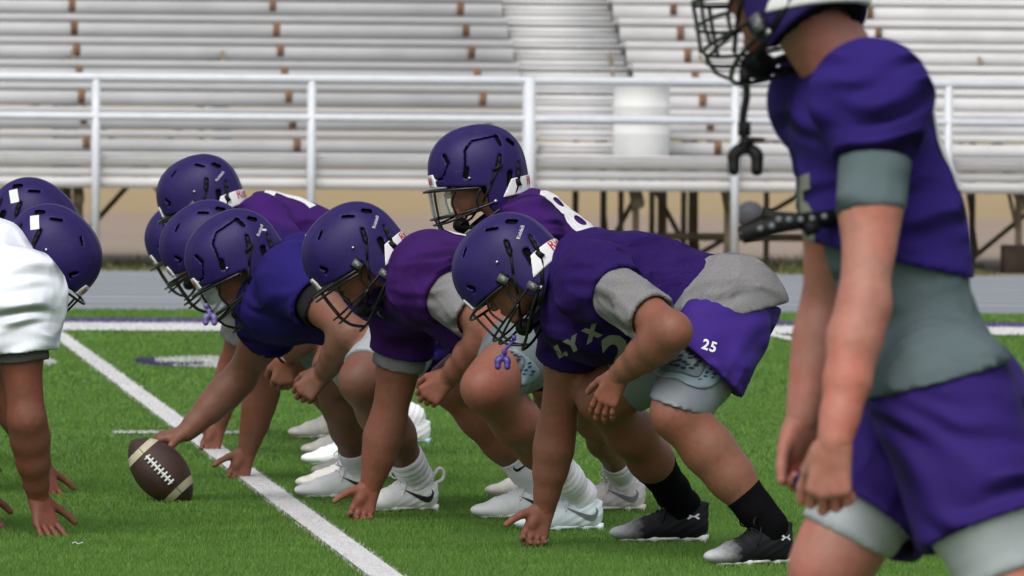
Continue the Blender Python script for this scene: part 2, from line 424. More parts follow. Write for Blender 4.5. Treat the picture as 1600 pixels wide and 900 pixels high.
class Field:
    def __init__(s): s.ops = []
    def cap(s, a, b, ra, rb=None, k=0.02, flat=None, sub=False):
        a = np.asarray(a, float); b = np.asarray(b, float); rb = ra if rb is None else rb
        m = max(ra, rb)
        if flat is not None:
            n, fac = nrm(flat[0]), flat[1]
            m = m * max(1.0, fac)
        lo = np.minimum(a, b) - m; hi = np.maximum(a, b) + m
        def dist(x, y, z):
            px, py, pz = x - a[0], y - a[1], z - a[2]
            ba = b - a
            if flat is not None:
                q = 1.0 / fac - 1.0
                d = (px * n[0] + py * n[1] + pz * n[2]) * q
                px, py, pz = px + d * n[0], py + d * n[1], pz + d * n[2]
                ba = ba + n * (ba.dot(n) * q)
            L = max(1e-9, ba.dot(ba))
            t = np.clip((px * ba[0] + py * ba[1] + pz * ba[2]) / L, 0, 1)
            return np.sqrt((px - t * ba[0]) ** 2 + (py - t * ba[1]) ** 2 + (pz - t * ba[2]) ** 2) - (ra + (rb - ra) * t)
        s.ops.append(('sub' if sub else 'add', lo, hi, k, dist)); return s
    def chain(s, pts, rr, k=0.02, flat=None):
        for i in range(len(pts) - 1): s.cap(pts[i], pts[i + 1], rr[i], rr[i + 1], k, flat)
        return s
    def ell(s, c, r, R=None, k=0.02, sub=False):
        """ellipsoid; R rows are its axes"""
        c = np.asarray(c, float); r = np.asarray(r, float)
        R = np.eye(3) if R is None else np.asarray(R, float)
        m = r.max()
        def dist(x, y, z):
            p = (x - c[0], y - c[1], z - c[2])
            q = [(p[0] * R[i, 0] + p[1] * R[i, 1] + p[2] * R[i, 2]) for i in range(3)]
            k0 = np.sqrt(sum((q[i] / r[i]) ** 2 for i in range(3)))
            k1 = np.sqrt(sum((q[i] / r[i] ** 2) ** 2 for i in range(3))) + 1e-6
            return k0 * (k0 - 1) / k1
        s.ops.append(('sub' if sub else 'add', c - m, c + m, k, dist)); return s
    def cut(s, p, n, k=0.006):
        """removes everything on the side n points to"""
        p = np.asarray(p, float); n = nrm(n)
        s.ops.append(('max', None, None, k, lambda x, y, z: (x - p[0]) * n[0] + (y - p[1]) * n[1] + (z - p[2]) * n[2])); return s
    def part(s, f, k=0.01):
        lo, hi = f.bounds()
        s.ops.append(('part', lo, hi, k, f)); return s
    def fun(s, kind, fn, lo=None, hi=None, k=0.0):
        s.ops.append((kind, lo, hi, k, fn)); return s
    def hollow(s, th):
        s.ops.append(('hollow', None, None, th, None)); return s
    def fold(s, amp, d, wl, seed, warp=1.6, wfreq=11.0, mfreq=8.0, bias=0.45, near=None):
        d = nrm(d)
        s.ops.append(('fold', None, None, amp, (d, wl, seed, warp, wfreq, mfreq, bias, near))); return s
    def crease(s, amp, e, scale, seed, bias=.3, mfreq=7.0, sharp=5.0, near=None):
        """thin cloth creases running along e"""
        s.ops.append(('crease', None, None, amp, (nrm(e), scale, seed, bias, mfreq, sharp, near))); return s
    def bounds(s):
        lo = np.full(3, 1e9); hi = -lo
        for o in s.ops:
            if o[0] in ('add', 'part') and o[1] is not None:
                lo = np.minimum(lo, np.asarray(o[1]) - o[3] * .3); hi = np.maximum(hi, np.asarray(o[2]) + o[3] * .3)
        return lo, hi
    def ev(s, xs, ys, zs):
        D = np.full((len(xs), len(ys), len(zs)), 0.5, np.float32)
        for kind, lo, hi, k, fn in s.ops:
            if kind in ('add', 'sub', 'part', 'carve'):
                if lo is None: sl = (slice(None),) * 3
                else:
                    pad = max(k * 1.05, 0.03)
                    sl = tuple(slice(np.searchsorted(ax, lo[i] - pad), np.searchsorted(ax, hi[i] + pad)) for i, ax in enumerate((xs, ys, zs)))
                if any(q.start is not None and q.stop <= q.start for q in sl): continue
                X, Y, Z = xs[sl[0]], ys[sl[1]], zs[sl[2]]
                d = fn.ev(X, Y, Z) if kind == 'part' else fn(X[:, None, None], Y[None, :, None], Z[None, None, :]).astype(np.float32)
                v = D[sl]
                if kind == 'sub':
                    h = np.clip(k - np.abs(v + d), 0, None) / max(k, 1e-9)
                    D[sl] = np.maximum(v, -d) + h * h * k * .25
                elif kind == 'carve':
                    D[sl] = np.maximum(v, -np.maximum(d, -(v + k)))
                else:
                    h = np.clip(k - np.abs(v - d), 0, None) / max(k, 1e-9)
                    D[sl] = np.minimum(v, d) - h * h * k * .25
            elif kind == 'max':
                d = fn(xs[:, None, None], ys[None, :, None], zs[None, None, :]).astype(np.float32)
                h = np.clip(k - np.abs(D - d), 0, None) / max(k, 1e-9) if k else 0
                D = np.maximum(D, d) + h * h * k * .25
            elif kind == 'hollow':
                D = np.maximum(D, -(D + k))
            elif kind == 'crease':
                e, scl, seed, bias, mf, sharp, near = fn
                I = np.nonzero(np.abs(D) < 0.03)
                x, y, z = xs[I[0]], ys[I[1]], zs[I[2]]
                r = np.random.RandomState(seed); n_ = 0.0
                w1 = .035 * noise3(x, y, z, 7.0, seed + 3)
                for _ in range(5):
                    d = r.normal(size=3); d -= e * e.dot(d); d = nrm(d) + e * r.uniform(-.10, .10); f_ = 2 * math.pi / scl * r.uniform(.55, 1.35)
                    n_ = n_ + np.sin(f_ * (x * d[0] + y * d[1] + z * d[2] + w1) + r.uniform(0, 6.28))
                n_ = np.abs(n_) * .45
                rg = np.exp(-n_ * sharp) - .18
                mk = np.clip(bias + .8 * noise3(x, y, z, mf, seed + 50), 0, 1)
                if near is not None:
                    c, R = near
                    mk = mk * np.clip(1.5 - np.sqrt((x - c[0]) ** 2 + (y - c[1]) ** 2 + (z - c[2]) ** 2) / R, 0, 1)
                D[I] -= (k * rg * mk).astype(np.float32)
            elif kind == 'fold':
                d, wl, seed, warp, wf, mf, bias, near = fn
                I = np.nonzero(np.abs(D) < 0.035)
                x, y, z = xs[I[0]], ys[I[1]], zs[I[2]]
                ph = 2 * math.pi * (x * d[0] + y * d[1] + z * d[2]) / wl + warp * noise3(x, y, z, wf, seed)
                rg = (.5 + .5 * np.sin(ph)) ** 2.2
                mk = np.clip(bias + .9 * noise3(x, y, z, mf, seed + 50), 0, 1)
                if near is not None:
                    c, R = near
                    mk = mk * np.clip(1.5 - np.sqrt((x - c[0]) ** 2 + (y - c[1]) ** 2 + (z - c[2]) ** 2) / R, 0, 1)
                D[I] -= (k * (rg - .3) * mk).astype(np.float32)
        return D
    def polys(s, vox, adapt=0.0, lo=None, hi=None):
        l, h = s.bounds()
        if lo is not None: l = np.maximum(l, lo)
        if hi is not None: h = np.minimum(h, hi)
        l = l - 3 * vox; h = h + 3 * vox
        ax = [np.arange(l[i], h[i] + vox, vox) for i in range(3)]
        D = s.ev(*ax)
        bgv = 3 * vox
        D = np.clip(D, -bgv, bgv)
        for i in range(3):      # closed at the border
            sl = [slice(None)] * 3
            sl[i] = 0; D[tuple(sl)] = bgv
            sl[i] = -1; D[tuple(sl)] = bgv
        g = openvdb.FloatGrid(bgv)
        g.copyFromArray(np.ascontiguousarray(D, np.float32), (0, 0, 0))
        pts, tri, quad = g.convertToPolygons(0.0, adapt)
        pts = np.asarray(pts, np.float32) * vox + np.asarray([a[0] for a in ax], np.float32)
        return pts, np.asarray(tri, np.int64)[:, ::-1] if len(tri) else np.zeros((0, 3), int), np.asarray(quad, np.int64)[:, ::-1] if len(quad) else np.zeros((0, 4), int)
    def mesh(s, name, material, vox, adapt=0.0):
        p, t, q = s.polys(vox, adapt)
        return mesh_np(name, p, [q, t], material)

def join_polys(name, lst, material):
    V, T, Q, n = [], [], [], 0
    for p, t, q in lst:
        V.append(p); T.append(t + n); Q.append(q + n); n += len(p)
    return mesh_np(name, np.concatenate(V), [np.concatenate(Q), np.concatenate(T)], material)

def joint_tint(me, spots):
    co = np.empty(len(me.vertices) * 3, np.float32); me.vertices.foreach_get('co', co); co = co.reshape(-1, 3)
    f = np.zeros(len(co), np.float32)
    for c, r, s in spots: f = np.maximum(f, s * np.exp(-((co - np.asarray(c, np.float32)) ** 2).sum(1) / (r * r)))
    me.attributes.new('joint', 'FLOAT', 'POINT').data.foreach_set('value', f)
def bvh_of(me, mw=None):
    vs_ = [v.co.copy() for v in me.vertices]
    if mw is not None: vs_ = [mw @ v for v in vs_]
    return BVHTree.FromPolygons(vs_, [tuple(p.vertices) for p in me.polygons])
def text_2d(txt, size, shear=0.0, offset=0.0, subdiv=0.007):
    cu = bpy.data.curves.new('lettering', 'FONT')
    cu.body = txt; cu.size = size; cu.align_x = 'CENTER'; cu.align_y = 'CENTER'; cu.shear = shear; cu.offset = offset
    cu.resolution_u = 3
    o = bpy.data.objects.new('lettering', cu); COL.objects.link(o)
    bpy.context.view_layer.update()
    me = bpy.data.meshes.new_from_object(o.evaluated_get(bpy.context.evaluated_depsgraph_get()))
    bpy.data.objects.remove(o); bpy.data.curves.remove(cu)
    return refine(me, subdiv)
def refine(me, L):
    bm = bmesh.new(); bm.from_mesh(me)
    bmesh.ops.triangulate(bm, faces=bm.faces[:])
    for _ in range(4):
        es = [e for e in bm.edges if e.calc_length() > L]
        if not es: break
        bmesh.ops.subdivide_edges(bm, edges=es, cuts=1)
        bmesh.ops.triangulate(bm, faces=bm.faces[:])
    v = np.array([v.co[:2] for v in bm.verts]); bm.verts.index_update()
    f = np.array([[q.index for q in p.verts] for p in bm.faces])
    bm.free(); bpy.data.meshes.remove(me)
    return v, f
def poly_2d(loops, L=0.012):
    """filled flat outlines (each a list of 2D points)"""
    bm = bmesh.new()
    for lp in loops:
        bm.faces.new([bm.verts.new((x, y, 0)) for x, y in lp])
    me = bpy.data.meshes.new('outline'); bm.to_mesh(me); bm.free()
    return refine(me, L)
def decal(vf, O, U, V, bvh, lift=0.002, reach=0.7):
    """lays a flat figure on a surface; U x V points out of it"""
    v, f = vf
    O = Vector(O); U = Vector(U).normalized(); V = Vector(V).normalized(); n = U.cross(V).normalized()
    out, ok = [], []
    for a, b in v:
        p = O + U * float(a) + V * float(b)
        h = bvh.ray_cast(p + n * reach, -n, reach * 2)
        if h[0] is None: out.append(p); ok.append(False)
        else: out.append(h[0] + n * lift); ok.append(True)
    ok = np.array(ok); f = f[ok[f].all(axis=1)]
    return np.array([tuple(p) for p in out]), f
SWOOSH = [(-.5, .06), (-.46, -.06), (-.38, -.13), (-.27, -.15), (-.12, -.11), (.12, -.01), (.34, .09), (.5, .16), (.3, .11), (.05, .04), (-.14, .0), (-.27, -.02), (-.36, .0), (-.42, .05), (-.40, .16)]

# ------------------------------------------------------------------ the ground
def grid_sheet(name, pts, material, kind='structure', z=0.0):
    me = bpy.data.meshes.new(name)
    me.from_pydata([(p[0], p[1], z) for p in pts], [], [tuple(range(len(pts)))])
    me.materials.append(material)
    return setp(child(name, me), kind=kind)
def band(u0, u1, v0, v1):
    return [W(u0, v0), W(u1, v0), W(u1, v1), W(u0, v1)]
V_SIDE0, V_SIDE1, V_PUR, V_TURF, V_TRACK = 16.26, 18.1, 19.4, 22.0, 36.5
m_turf = mat('turf_infill', (0.060, 0.135, 0.022), 0.95, var=0.35, vscale=30, var2=0.15, v2scale=0.8)
m_track, t, b = new_mat('grey_running_track')
tc = N(t, 'ShaderNodeTexCoord'); n = N(t, 'ShaderNodeTexNoise', Scale=3.0, Detail=8.0); t.links.new(tc.outputs['Object'], n.inputs[0])
mp = N(t, 'ShaderNodeMapping'); mp.inputs['Rotation'].default_value = (0, 0, -PHI); mp.inputs['Scale'].default_value = (.15, 2.6, 1)
t.links.new(tc.outputs['Object'], mp.inputs[0]); n2 = N(t, 'ShaderNodeTexNoise', Scale=1.0, Detail=2.0); t.links.new(mp.outputs[0], n2.inputs[0])
mx = N(t, 'ShaderNodeMix', data_type='RGBA'); mx.inputs[6].default_value = (0.165, 0.185, 0.215, 1); mx.inputs[7].default_value = (0.255, 0.275, 0.305, 1)
mr = N(t, 'ShaderNodeMapRange'); mr.inputs[1].default_value = .35; mr.inputs[2].default_value = .65; t.links.new(n2.outputs[0], mr.inputs[0])
t.links.new(mr.outputs[0], mx.inputs[0]); t.links.new(mx.outputs[2], b.inputs['Base Color']); b.inputs['Roughness'].default_value = .9
m_paint = mat('white_field_paint', (0.62, 0.62, 0.62), 0.9, var=0.12, vscale=25)
m_paintp = mat('purple_field_paint', (0.085, 0.06, 0.17), 0.9, var=0.2, vscale=20)
m_lane = mat('lane_line_paint', (0.58, 0.59, 0.60), 0.8, var=0.1)
# dirt that passes into dry grass further out, gently rising
m_land, t, b = new_mat('dry_land')
tc = N(t, 'ShaderNodeTexCoord'); sx = N(t, 'ShaderNodeSeparateXYZ'); t.links.new(tc.outputs['Object'], sx.inputs[0])
n = N(t, 'ShaderNodeTexNoise', Scale=0.12, Detail=8.0, Roughness=.7); t.links.new(tc.outputs['Object'], n.inputs[0])
ad = N(t, 'ShaderNodeMath', operation='MULTIPLY_ADD'); ad.inputs[1].default_value = 26.0; t.links.new(n.outputs[0], ad.inputs[0]); t.links.new(sx.outputs[1], ad.inputs[2])
cr = N(t, 'ShaderNodeValToRGB'); mr = N(t, 'ShaderNodeMapRange'); mr.inputs[1].default_value = 60; mr.inputs[2].default_value = 200
t.links.new(ad.outputs[0], mr.inputs[0]); t.links.new(mr.outputs[0], cr.inputs[0])
e = cr.color_ramp.elements
e[0].position = 0.0; e[0].color = (0.05, 0.10, 0.022, 1)
e[1].position = 1.0; e[1].color = (0.37, 0.27, 0.125, 1)
for p_, c_ in ((.14, (.17, .17, .075, 1)), (.19, (.25, .205, .145, 1)), (.28, (.28, .215, .17, 1)), (.40, (.29, .21, .155, 1)), (.47, (.32, .235, .12, 1))):
    q = e.new(p_); q.color = c_
n4 = N(t, 'ShaderNodeTexNoise', Scale=1.3, Detail=6.0); t.links.new(tc.outputs['Object'], n4.inputs[0])
mr4 = N(t, 'ShaderNodeMapRange'); mr4.inputs[3].default_value = .75; mr4.inputs[4].default_value = 1.25; t.links.new(n4.outputs[0], mr4.inputs[0])
sc = N(t, 'ShaderNodeVectorMath', operation='SCALE'); t.links.new(cr.outputs[0], sc.inputs[0]); t.links.new(mr4.outputs[0], sc.inputs['Scale'])
t.links.new(sc.outputs[0], b.inputs['Base Color']); b.inputs['Roughness'].default_value = 1.0
xs = np.linspace(-900, 900, 61); ys = np.concatenate([np.linspace(-60, 180, 61), np.linspace(190, 1800, 50)])
gv = []
rs = np.random.RandomState(3)
for y in ys:
    for x in xs:
        z = -0.012 + max(0, y - 80) * 0.004 + (0.25 * math.sin(x * .05 + 1) * math.sin(y * .03) if y > 85 else 0)
        gv.append((x, y, z))
gq = [(i * 61 + j, i * 61 + j + 1, (i + 1) * 61 + j + 1, (i + 1) * 61 + j) for i in range(len(ys) - 1) for j in range(60)]
setp(child('ground', mesh_np('ground', gv, [np.array(gq)], m_land)), kind='structure')
grid_sheet('field', band(-60, 60, -40, V_TURF), m_turf, z=-0.004)
grid_sheet('running_track', band(-90, 90, V_TURF, V_TRACK), m_track)
for k in range(1, 9):
    v = V_TURF + 1.0 + k * 1.45
    grid_sheet('lane_line', band(-90, 90, v, v + .12), m_lane, z=0.004)

# markings on the turf: (name, material, list of outlines in field metres)
def arc(cu_, cv_, ru, rv, a0=0, a1=360, n=28):
    return [(cu_ + ru * math.copysign(abs(math.cos(rad(a))) ** .6, math.cos(rad(a))), cv_ + rv * math.copysign(abs(math.sin(rad(a))) ** .6, math.sin(rad(a)))) for a in np.linspace(a0, a1, n, endpoint=False)]
YL = 0.104
U2 = 4.36
marks = [
    ('yard_line', 'w', lambda u, v: (np.abs(u + jit) < YL / 2 + .005 * np.sin(v * 23) + .004 * np.sin(v * 61) + .003 * np.sin(v * 140)) & (v < V_SIDE0)),
    ('yard_line', 'w', lambda u, v: (np.abs(u - U2) < YL / 2) & (v < V_SIDE0)),
    ('yard_line', 'w', lambda u, v: (np.abs(u + U2) < YL / 2) & (v < V_SIDE0)),
    ('hash_mark', 'w', lambda u, v: (np.abs(u + .01) < .31) & (np.abs(v) < .05)),
    ('sideline_border', 'w', lambda u, v: (v >= V_SIDE0) & (v < V_SIDE1)),
    ('purple_sideline_stripe', 'p', lambda u, v: (v >= V_SIDE1) & (v < V_PUR)),
]
NU, NV = 0.24, 8.9         # field number: near edge beside the yard line
def sup(u, v, cu_, cv_, ru, rv): return (np.abs((u - cu_) / ru) ** 3 + np.abs((v - cv_) / rv) ** 3) < 1
f_out = lambda u, v: sup(u, v, NU + .58, NV + .90, .62, .98)
f_in = lambda u, v: sup(u, v, NU + .68, NV + .95, .60, 1.05) & ~sup(u, v, NU + .16, NV + .62, .16, .20)
marks.append(('field_number', 'w', f_in))
marks.append(('field_number_shadow', 'p', lambda u, v: f_out(u, v) & ~f_in(u, v)))
g_out = lambda u, v: sup(u, v, -NU - .62, NV + .95, .66, 1.02)
g_in = lambda u, v: sup(u, v, -NU - .52, NV + .93, .56, .90) & ~sup(u, v, -NU - .62, NV + .95, .24, .46)
marks.append(('field_number', 'w', g_in))
marks.append(('field_number_shadow', 'p', lambda u, v: g_out(u, v) & ~g_in(u, v)))

# turf: a mass of short fibres, the painted ones belonging to their marking
rs = np.random.RandomState(11)
def blades(d0, d1, dens, w_, h_):
    half = lambda d: 0.0635 * d * 1.5 + .4
    A = (half(d0) + half(d1)) * (d1 - d0)
    n = int(A * dens)
    y = np.sqrt(rs.uniform(d0 ** 2, d1 ** 2, n))
    x = rs.uniform(-1, 1, n) * half(y)
    return x, y, w_ * rs.uniform(.7, 1.3, n), h_ * rs.uniform(.6, 1.25, n)
B = [blades(21.3, 25.5, 10000, .0036, .0098), blades(25.5, 30, 7000, .0043, .0098), blades(30, 38, 2400, .007, .0115), blades(38, 47, 1000, .0115, .016), blades(47, 60, 600, .016, .017)]
bx_, by_, bw_, bh_ = (np.concatenate([q[i] for q in B]) for i in range(4))
ex = np.array([W(a, c) for a, c in zip(rs.uniform(-1.7, 1.7, 7000), rs.uniform(8.6, 11.2, 7000))])       # denser tufting where the numbers are painted
bx_ = np.concatenate([bx_, ex[:, 0]]); by_ = np.concatenate([by_, ex[:, 1]]); bw_ = np.concatenate([bw_, rs.uniform(.007, .012, 7000)]); bh_ = np.concatenate([bh_, rs.uniform(.010, .020, 7000)])
ex = np.array([W(a, c) for a, c in zip(rs.uniform(-.33, .31, 1500), rs.uniform(-.055, .055, 1500))])
bx_ = np.concatenate([bx_, ex[:, 0]]); by_ = np.concatenate([by_, ex[:, 1]]); bw_ = np.concatenate([bw_, rs.uniform(.004, .007, 1500)]); bh_ = np.concatenate([bh_, rs.uniform(.010, .018, 1500)])
ex = np.array([W(a, c) for a, c in zip(rs.normal(0, .035, 16000), rs.uniform(-13, 10, 16000))])
bx_ = np.concatenate([bx_, ex[:, 0]]); by_ = np.concatenate([by_, ex[:, 1]]); bw_ = np.concatenate([bw_, rs.uniform(.003, .006, 16000)]); bh_ = np.concatenate([bh_, rs.uniform(.007, .013, 16000)])
u_, v_ = uv_of(bx_, by_)
keep = v_ < V_TURF
bx_, by_, bw_, bh_, u_, v_ = (q[keep] for q in (bx_, by_, bw_, bh_, u_, v_))
def blade_mesh(name, I, material):
    n = len(I)
    a = rs.uniform(0, 2 * math.pi, n); ln = rs.normal(0, .5, (n, 2)) * bh_[I][:, None]
    ux, uy = np.cos(a) * bw_[I] * .5, np.sin(a) * bw_[I] * .5
    v = np.zeros((n, 3, 3), np.float32)
    v[:, 0] = np.stack([bx_[I] - ux, by_[I] - uy, np.full(n, -.004)], 1)
    v[:, 1] = np.stack([bx_[I] + ux, by_[I] + uy, np.full(n, -.004)], 1)
    v[:, 2] = np.stack([bx_[I] + ln[:, 0], by_[I] + ln[:, 1], bh_[I]], 1)
    return mesh_np(name, v.reshape(-1, 3), [np.arange(3 * n).reshape(-1, 3)], material, smooth=False)
def fibre_mat(name, c0, c1, c2):
    m, t, b = new_mat(name)
    g = N(t, 'ShaderNodeNewGeometry')
    cr = N(t, 'ShaderNodeValToRGB'); t.links.new(g.outputs['Random Per Island'], cr.inputs[0])
    e = cr.color_ramp.elements; e[0].color = (*c0, 1); e[1].color = (*c2, 1); q = e.new(.5); q.color = (*c1, 1)
    tc = N(t, 'ShaderNodeTexCoord'); n = N(t, 'ShaderNodeTexNoise', Scale=2.6, Detail=6.0, Roughness=.65); t.links.new(tc.outputs['Object'], n.inputs[0])
    mr = N(t, 'ShaderNodeMapRange'); mr.inputs[1].default_value = .3; mr.inputs[2].default_value = .7; mr.inputs[3].default_value = .84; mr.inputs[4].default_value = 1.16
    t.links.new(n.outputs[0], mr.inputs[0])
    sc = N(t, 'ShaderNodeVectorMath', operation='SCALE'); t.links.new(cr.outputs[0], sc.inputs[0]); t.links.new(mr.outputs[0], sc.inputs['Scale'])
    t.links.new(sc.outputs[0], b.inputs['Base Color'])
    b.inputs['Roughness'].default_value = .6; b.inputs['Specular IOR Level'].default_value = .2
    tr = N(t, 'ShaderNodeBsdfTranslucent'); t.links.new(sc.outputs[0], tr.inputs[0])
    ms = N(t, 'ShaderNodeMixShader'); ms.inputs[0].default_value = .35
    t.links.new(b.outputs[0], ms.inputs[1]); t.links.new(tr.outputs[0], ms.inputs[2])
    t.links.new(ms.outputs[0], t.nodes['Material Output'].inputs[0])
    return m
m_fg = fibre_mat('green_turf_fibre', (0.112, 0.236, 0.040), (0.134, 0.264, 0.049), (0.162, 0.296, 0.063))
m_fw = fibre_mat('white_turf_fibre', (0.52, 0.52, 0.51), (0.66, 0.66, 0.66), (0.76, 0.76, 0.77))
m_fp = fibre_mat('purple_turf_fibre', (0.06, 0.045, 0.13), (0.085, 0.06, 0.18), (0.11, 0.08, 0.22))
jit = rs.normal(0, .004, len(u_))
left = np.ones(len(u_), bool)
for nm, c, fn in marks:
    s_ = fn(u_, v_) & left
    left &= ~s_
    I = np.nonzero(s_)[0]
    if len(I): setp(child(nm, blade_mesh(nm, I, m_fw if c == 'w' else m_fp)), kind='structure')
setp(child('grass', blade_mesh('grass', np.nonzero(left)[0], m_fg)), kind='stuff')
# where the fibres end at the edge of the view the markings go on as flat paint
grid_sheet('sideline_paint', band(-60, 60, V_SIDE0, V_SIDE1), m_paint, z=0.006)
grid_sheet('sideline_paint', band(-60, 60, V_SIDE1, V_PUR), m_paintp, z=0.006)
grid_sheet('hash_mark_paint', band(-.32, .30, -.05, .05), m_paint, z=0.004)
for u in (0, U2, -U2): grid_sheet('yard_line_paint', band(u - YL * .45, u + YL * .45, -38, V_SIDE0), m_paint, z=0.006)
# rough grass and weeds between track and stands
rs = np.random.RandomState(5)
n = 9000
uu = rs.uniform(-9, 9, n); vv = V_TRACK + .2 + np.abs(rs.normal(0, 2.4, n)); cl = .5 + .5 * np.sin(uu * 1.7 + 2 * np.sin(uu * .9)) 
hh = (.05 + .13 * rs.uniform(0, 1, n) ** 2) * (.35 + cl * np.clip(1.8 - (vv - V_TRACK) / 3, .2, 1.3))
q = np.array([W(a, c) for a, c in zip(uu, vv)]); bx_, by_, bw_, bh_ = q[:, 0], q[:, 1], rs.uniform(.01, .025, n), hh
m_weed = fibre_mat('weed_leaf', (0.075, 0.10, 0.03), (0.13, 0.145, 0.05), (0.24, 0.20, 0.09))
setp(child('weeds', blade_mesh('weeds', np.arange(n), m_weed)), kind='stuff')

# ------------------------------------------------------------------ bleachers
m_alu = mat('weathered_aluminium', (0.56, 0.56, 0.56), 0.5, metal=0.0, var=0.05, vscale=3, var2=0.08, v2scale=.7, spec=.4)
m_alu2 = mat('dull_aluminium_riser', (0.56, 0.56, 0.565), 0.6, var=0.07, vscale=2.5, var2=0.10, v2scale=.6, spec=.3)
m_nose = mat('bright_aluminium_edge', (0.56, 0.555, 0.55), 0.55, var=0.05, vscale=3, spec=.4)
m_rust = mat('rusty_bracket_steel', (0.16, 0.082, 0.042), 0.85, var=0.45, vscale=5)
m_steel = mat('weathered_frame_steel', (0.27, 0.22, 0.15), 0.8, var=0.3, vscale=6)
m_rail = mat('white_painted_rail', (0.60, 0.625, 0.665), 0.4, var=0.05, vscale=6)
m_conc = mat('dark_footing_block', (0.06, 0.04, 0.03), 0.95, var=0.3, vscale=5)
V0 = 37.9                              # front of the walkway
stand = empty('bleachers', W(0, V0), 'long grey aluminium bleacher stand with rusty seat brackets behind the white railing', 'bleachers')
DECK = 0.99; RISE = 0.213; RUN = 0.61
A0U = -2.05                              # aisle: left edge at the front
def slab(name, u0, u1, v0, v1, z0, z1, m, parent=None, bev=0.0):
    mb = MB(); c = (W(u0, v0) + W(u1, v1)) / 2; c[2] = (z0 + z1) / 2
    mb.box(c, FU * (u1 - u0) / 2, FV * (v1 - v0) / 2, np.array((0, 0, (z1 - z0) / 2)))
    return child(name, mb.mesh(name, m), parent)
def u_at(px, v):       # field u of the image column px at depth line v
    d = px_dir = (px - 800) / F_PX
    p = W(0, v); # solve p + FU*u with X/Y = d
    return (d * p[1] - p[0]) / (FU[0] - d * FU[1])
UA0, UA1 = u_at(838, V0 + 1), u_at(1020, V0 + 1)
UL, UR = -16.0, 20.0
# walkway and its fascia planks
for k in range(3):
    slab('walkway_plank', UL, UR, V0 + .01 + k * .30, V0 + .29 + k * .30, DECK - .05, DECK - .002 * k, m_alu, stand)
slab('fascia_plank', UL, UR, V0 - .02, V0 + .005, DECK - .098, DECK - .004, m_nose, stand)
slab('fascia_plank', UL, UR, V0 + .0, V0 + .02, DECK - .19, DECK - .104, m_alu, stand)
slab('fascia_plank', UL, UR, V0 - .02, V0 + .005, DECK - .29, DECK - .196, m_nose, stand)
spans = [(UL, UA0), (UA1, UR)]
NR = 9
for k in range(NR):
    v = V0 + .92 + k * RUN; z = DECK + (k + 1) * RISE
    for j, (a, c) in enumerate(spans):
        e = rs.uniform(-.006, .006)
        slab('riser_plank', a, c, v + .009, v + .032, z - RISE + .010, z - .072, m_alu2, stand)
        slab('seat_plank', a, c, v + .000, v + .27, z - .062 + e, z + .004 + e, m_nose, stand)
        slab('foot_plank', a, c, v + .29, v + RUN + .09, z - .045 + e, z - .004 + e, m_alu, stand)
    # aisle: plain half steps
    for h in range(2):
        zz = z - RISE + (h + 1) * RISE / 2 - .03
        slab('aisle_step', UA0 + .012, UA1 - .012, v + .07 + h * RUN / 2, v + .12 + (h + 1) * RUN / 2, zz - .03, zz, m_alu, stand)
        slab('aisle_riser', UA0 + .012, UA1 - .012, v + .078 + h * RUN / 2, v + .095 + h * RUN / 2, zz - .115, zz - (.046 if h else .034), m_alu2, stand)
    for px in (-190, 133, 462, 770, 1118, 1440, 1760):
        u = u_at(px, V0 + 1)
        h = rs.uniform(.7, 1.0)
        br = slab('seat_bracket', u - .03, u + .03, v - .012, v + .0075, z - .062 - (RISE - .085) * h, z - .060, m_rust, stand)
# frames under the stand
def strut(name, p0, p1, r, m, parent, n=8):
    mb = MB(); mb.tube([p0, p1], r, n); return child(name, mb.mesh(name, m, True), parent)
for px in (-330, 118, 360, 985, 1130, 1580, 1900):
    u = u_at(px, V0 + 1)
    for dv, ht in ((.6, DECK - .29), (3.4, DECK + .6), (6.0, DECK + 1.3)):
        strut('frame_post', W(u, V0 + dv, 0), W(u, V0 + dv, ht), .045 if px in (118, 1130) else .03, m_steel, stand)
        if px == 1580 and dv < 1: slab('footing_block', u - .14, u + .14, V0 + dv - .13, V0 + dv + .13, -.05, .24, m_conc, stand)
        else: slab('footing_block', u - .1, u + .1, V0 + dv - .1, V0 + dv + .1, -.05, .03, m_steel, stand)
    strut('frame_beam', W(u, V0 + .3, DECK - .40), W(u, V0 + 6.3, DECK + 1.66), .05, m_steel, stand)
    for s0, s1 in ((.6, 3.4), (3.4, 6.1)):
        strut('cross_brace', W(u + .05, V0 + s0, .1), W(u + .05, V0 + s1, DECK + .28 * s1), .02, m_steel, stand, 6)
for px0, px1 in ((118, 360), (985, 1130), (1130, 1580), (1580, 1900), (-330, 118)):
    a, c = u_at(px0, V0 + 1), u_at(px1, V0 + 1)
    for dv, ht in ((3.4, 1.6),):
        strut('cross_brace', W(a, V0 + dv + .06, .06), W(c, V0 + dv + .06, ht), .024, m_steel, stand, 6)
        strut('cross_brace', W(a, V0 + dv + .11, ht), W(c, V0 + dv + .11, .06), .024, m_steel, stand, 6)
for px in (955, 1003, 1052, 1180):
    u = u_at(px, V0 + 3)
    strut('frame_post', W(u, V0 + 2.2, 0), W(u, V0 + 2.2, DECK + .35), .026, m_steel, stand)
strut('frame_beam', W(u_at(930, V0), V0 + 2.1, .28), W(u_at(1500, V0), V0 + 2.1, .27), .035, m_steel, stand)
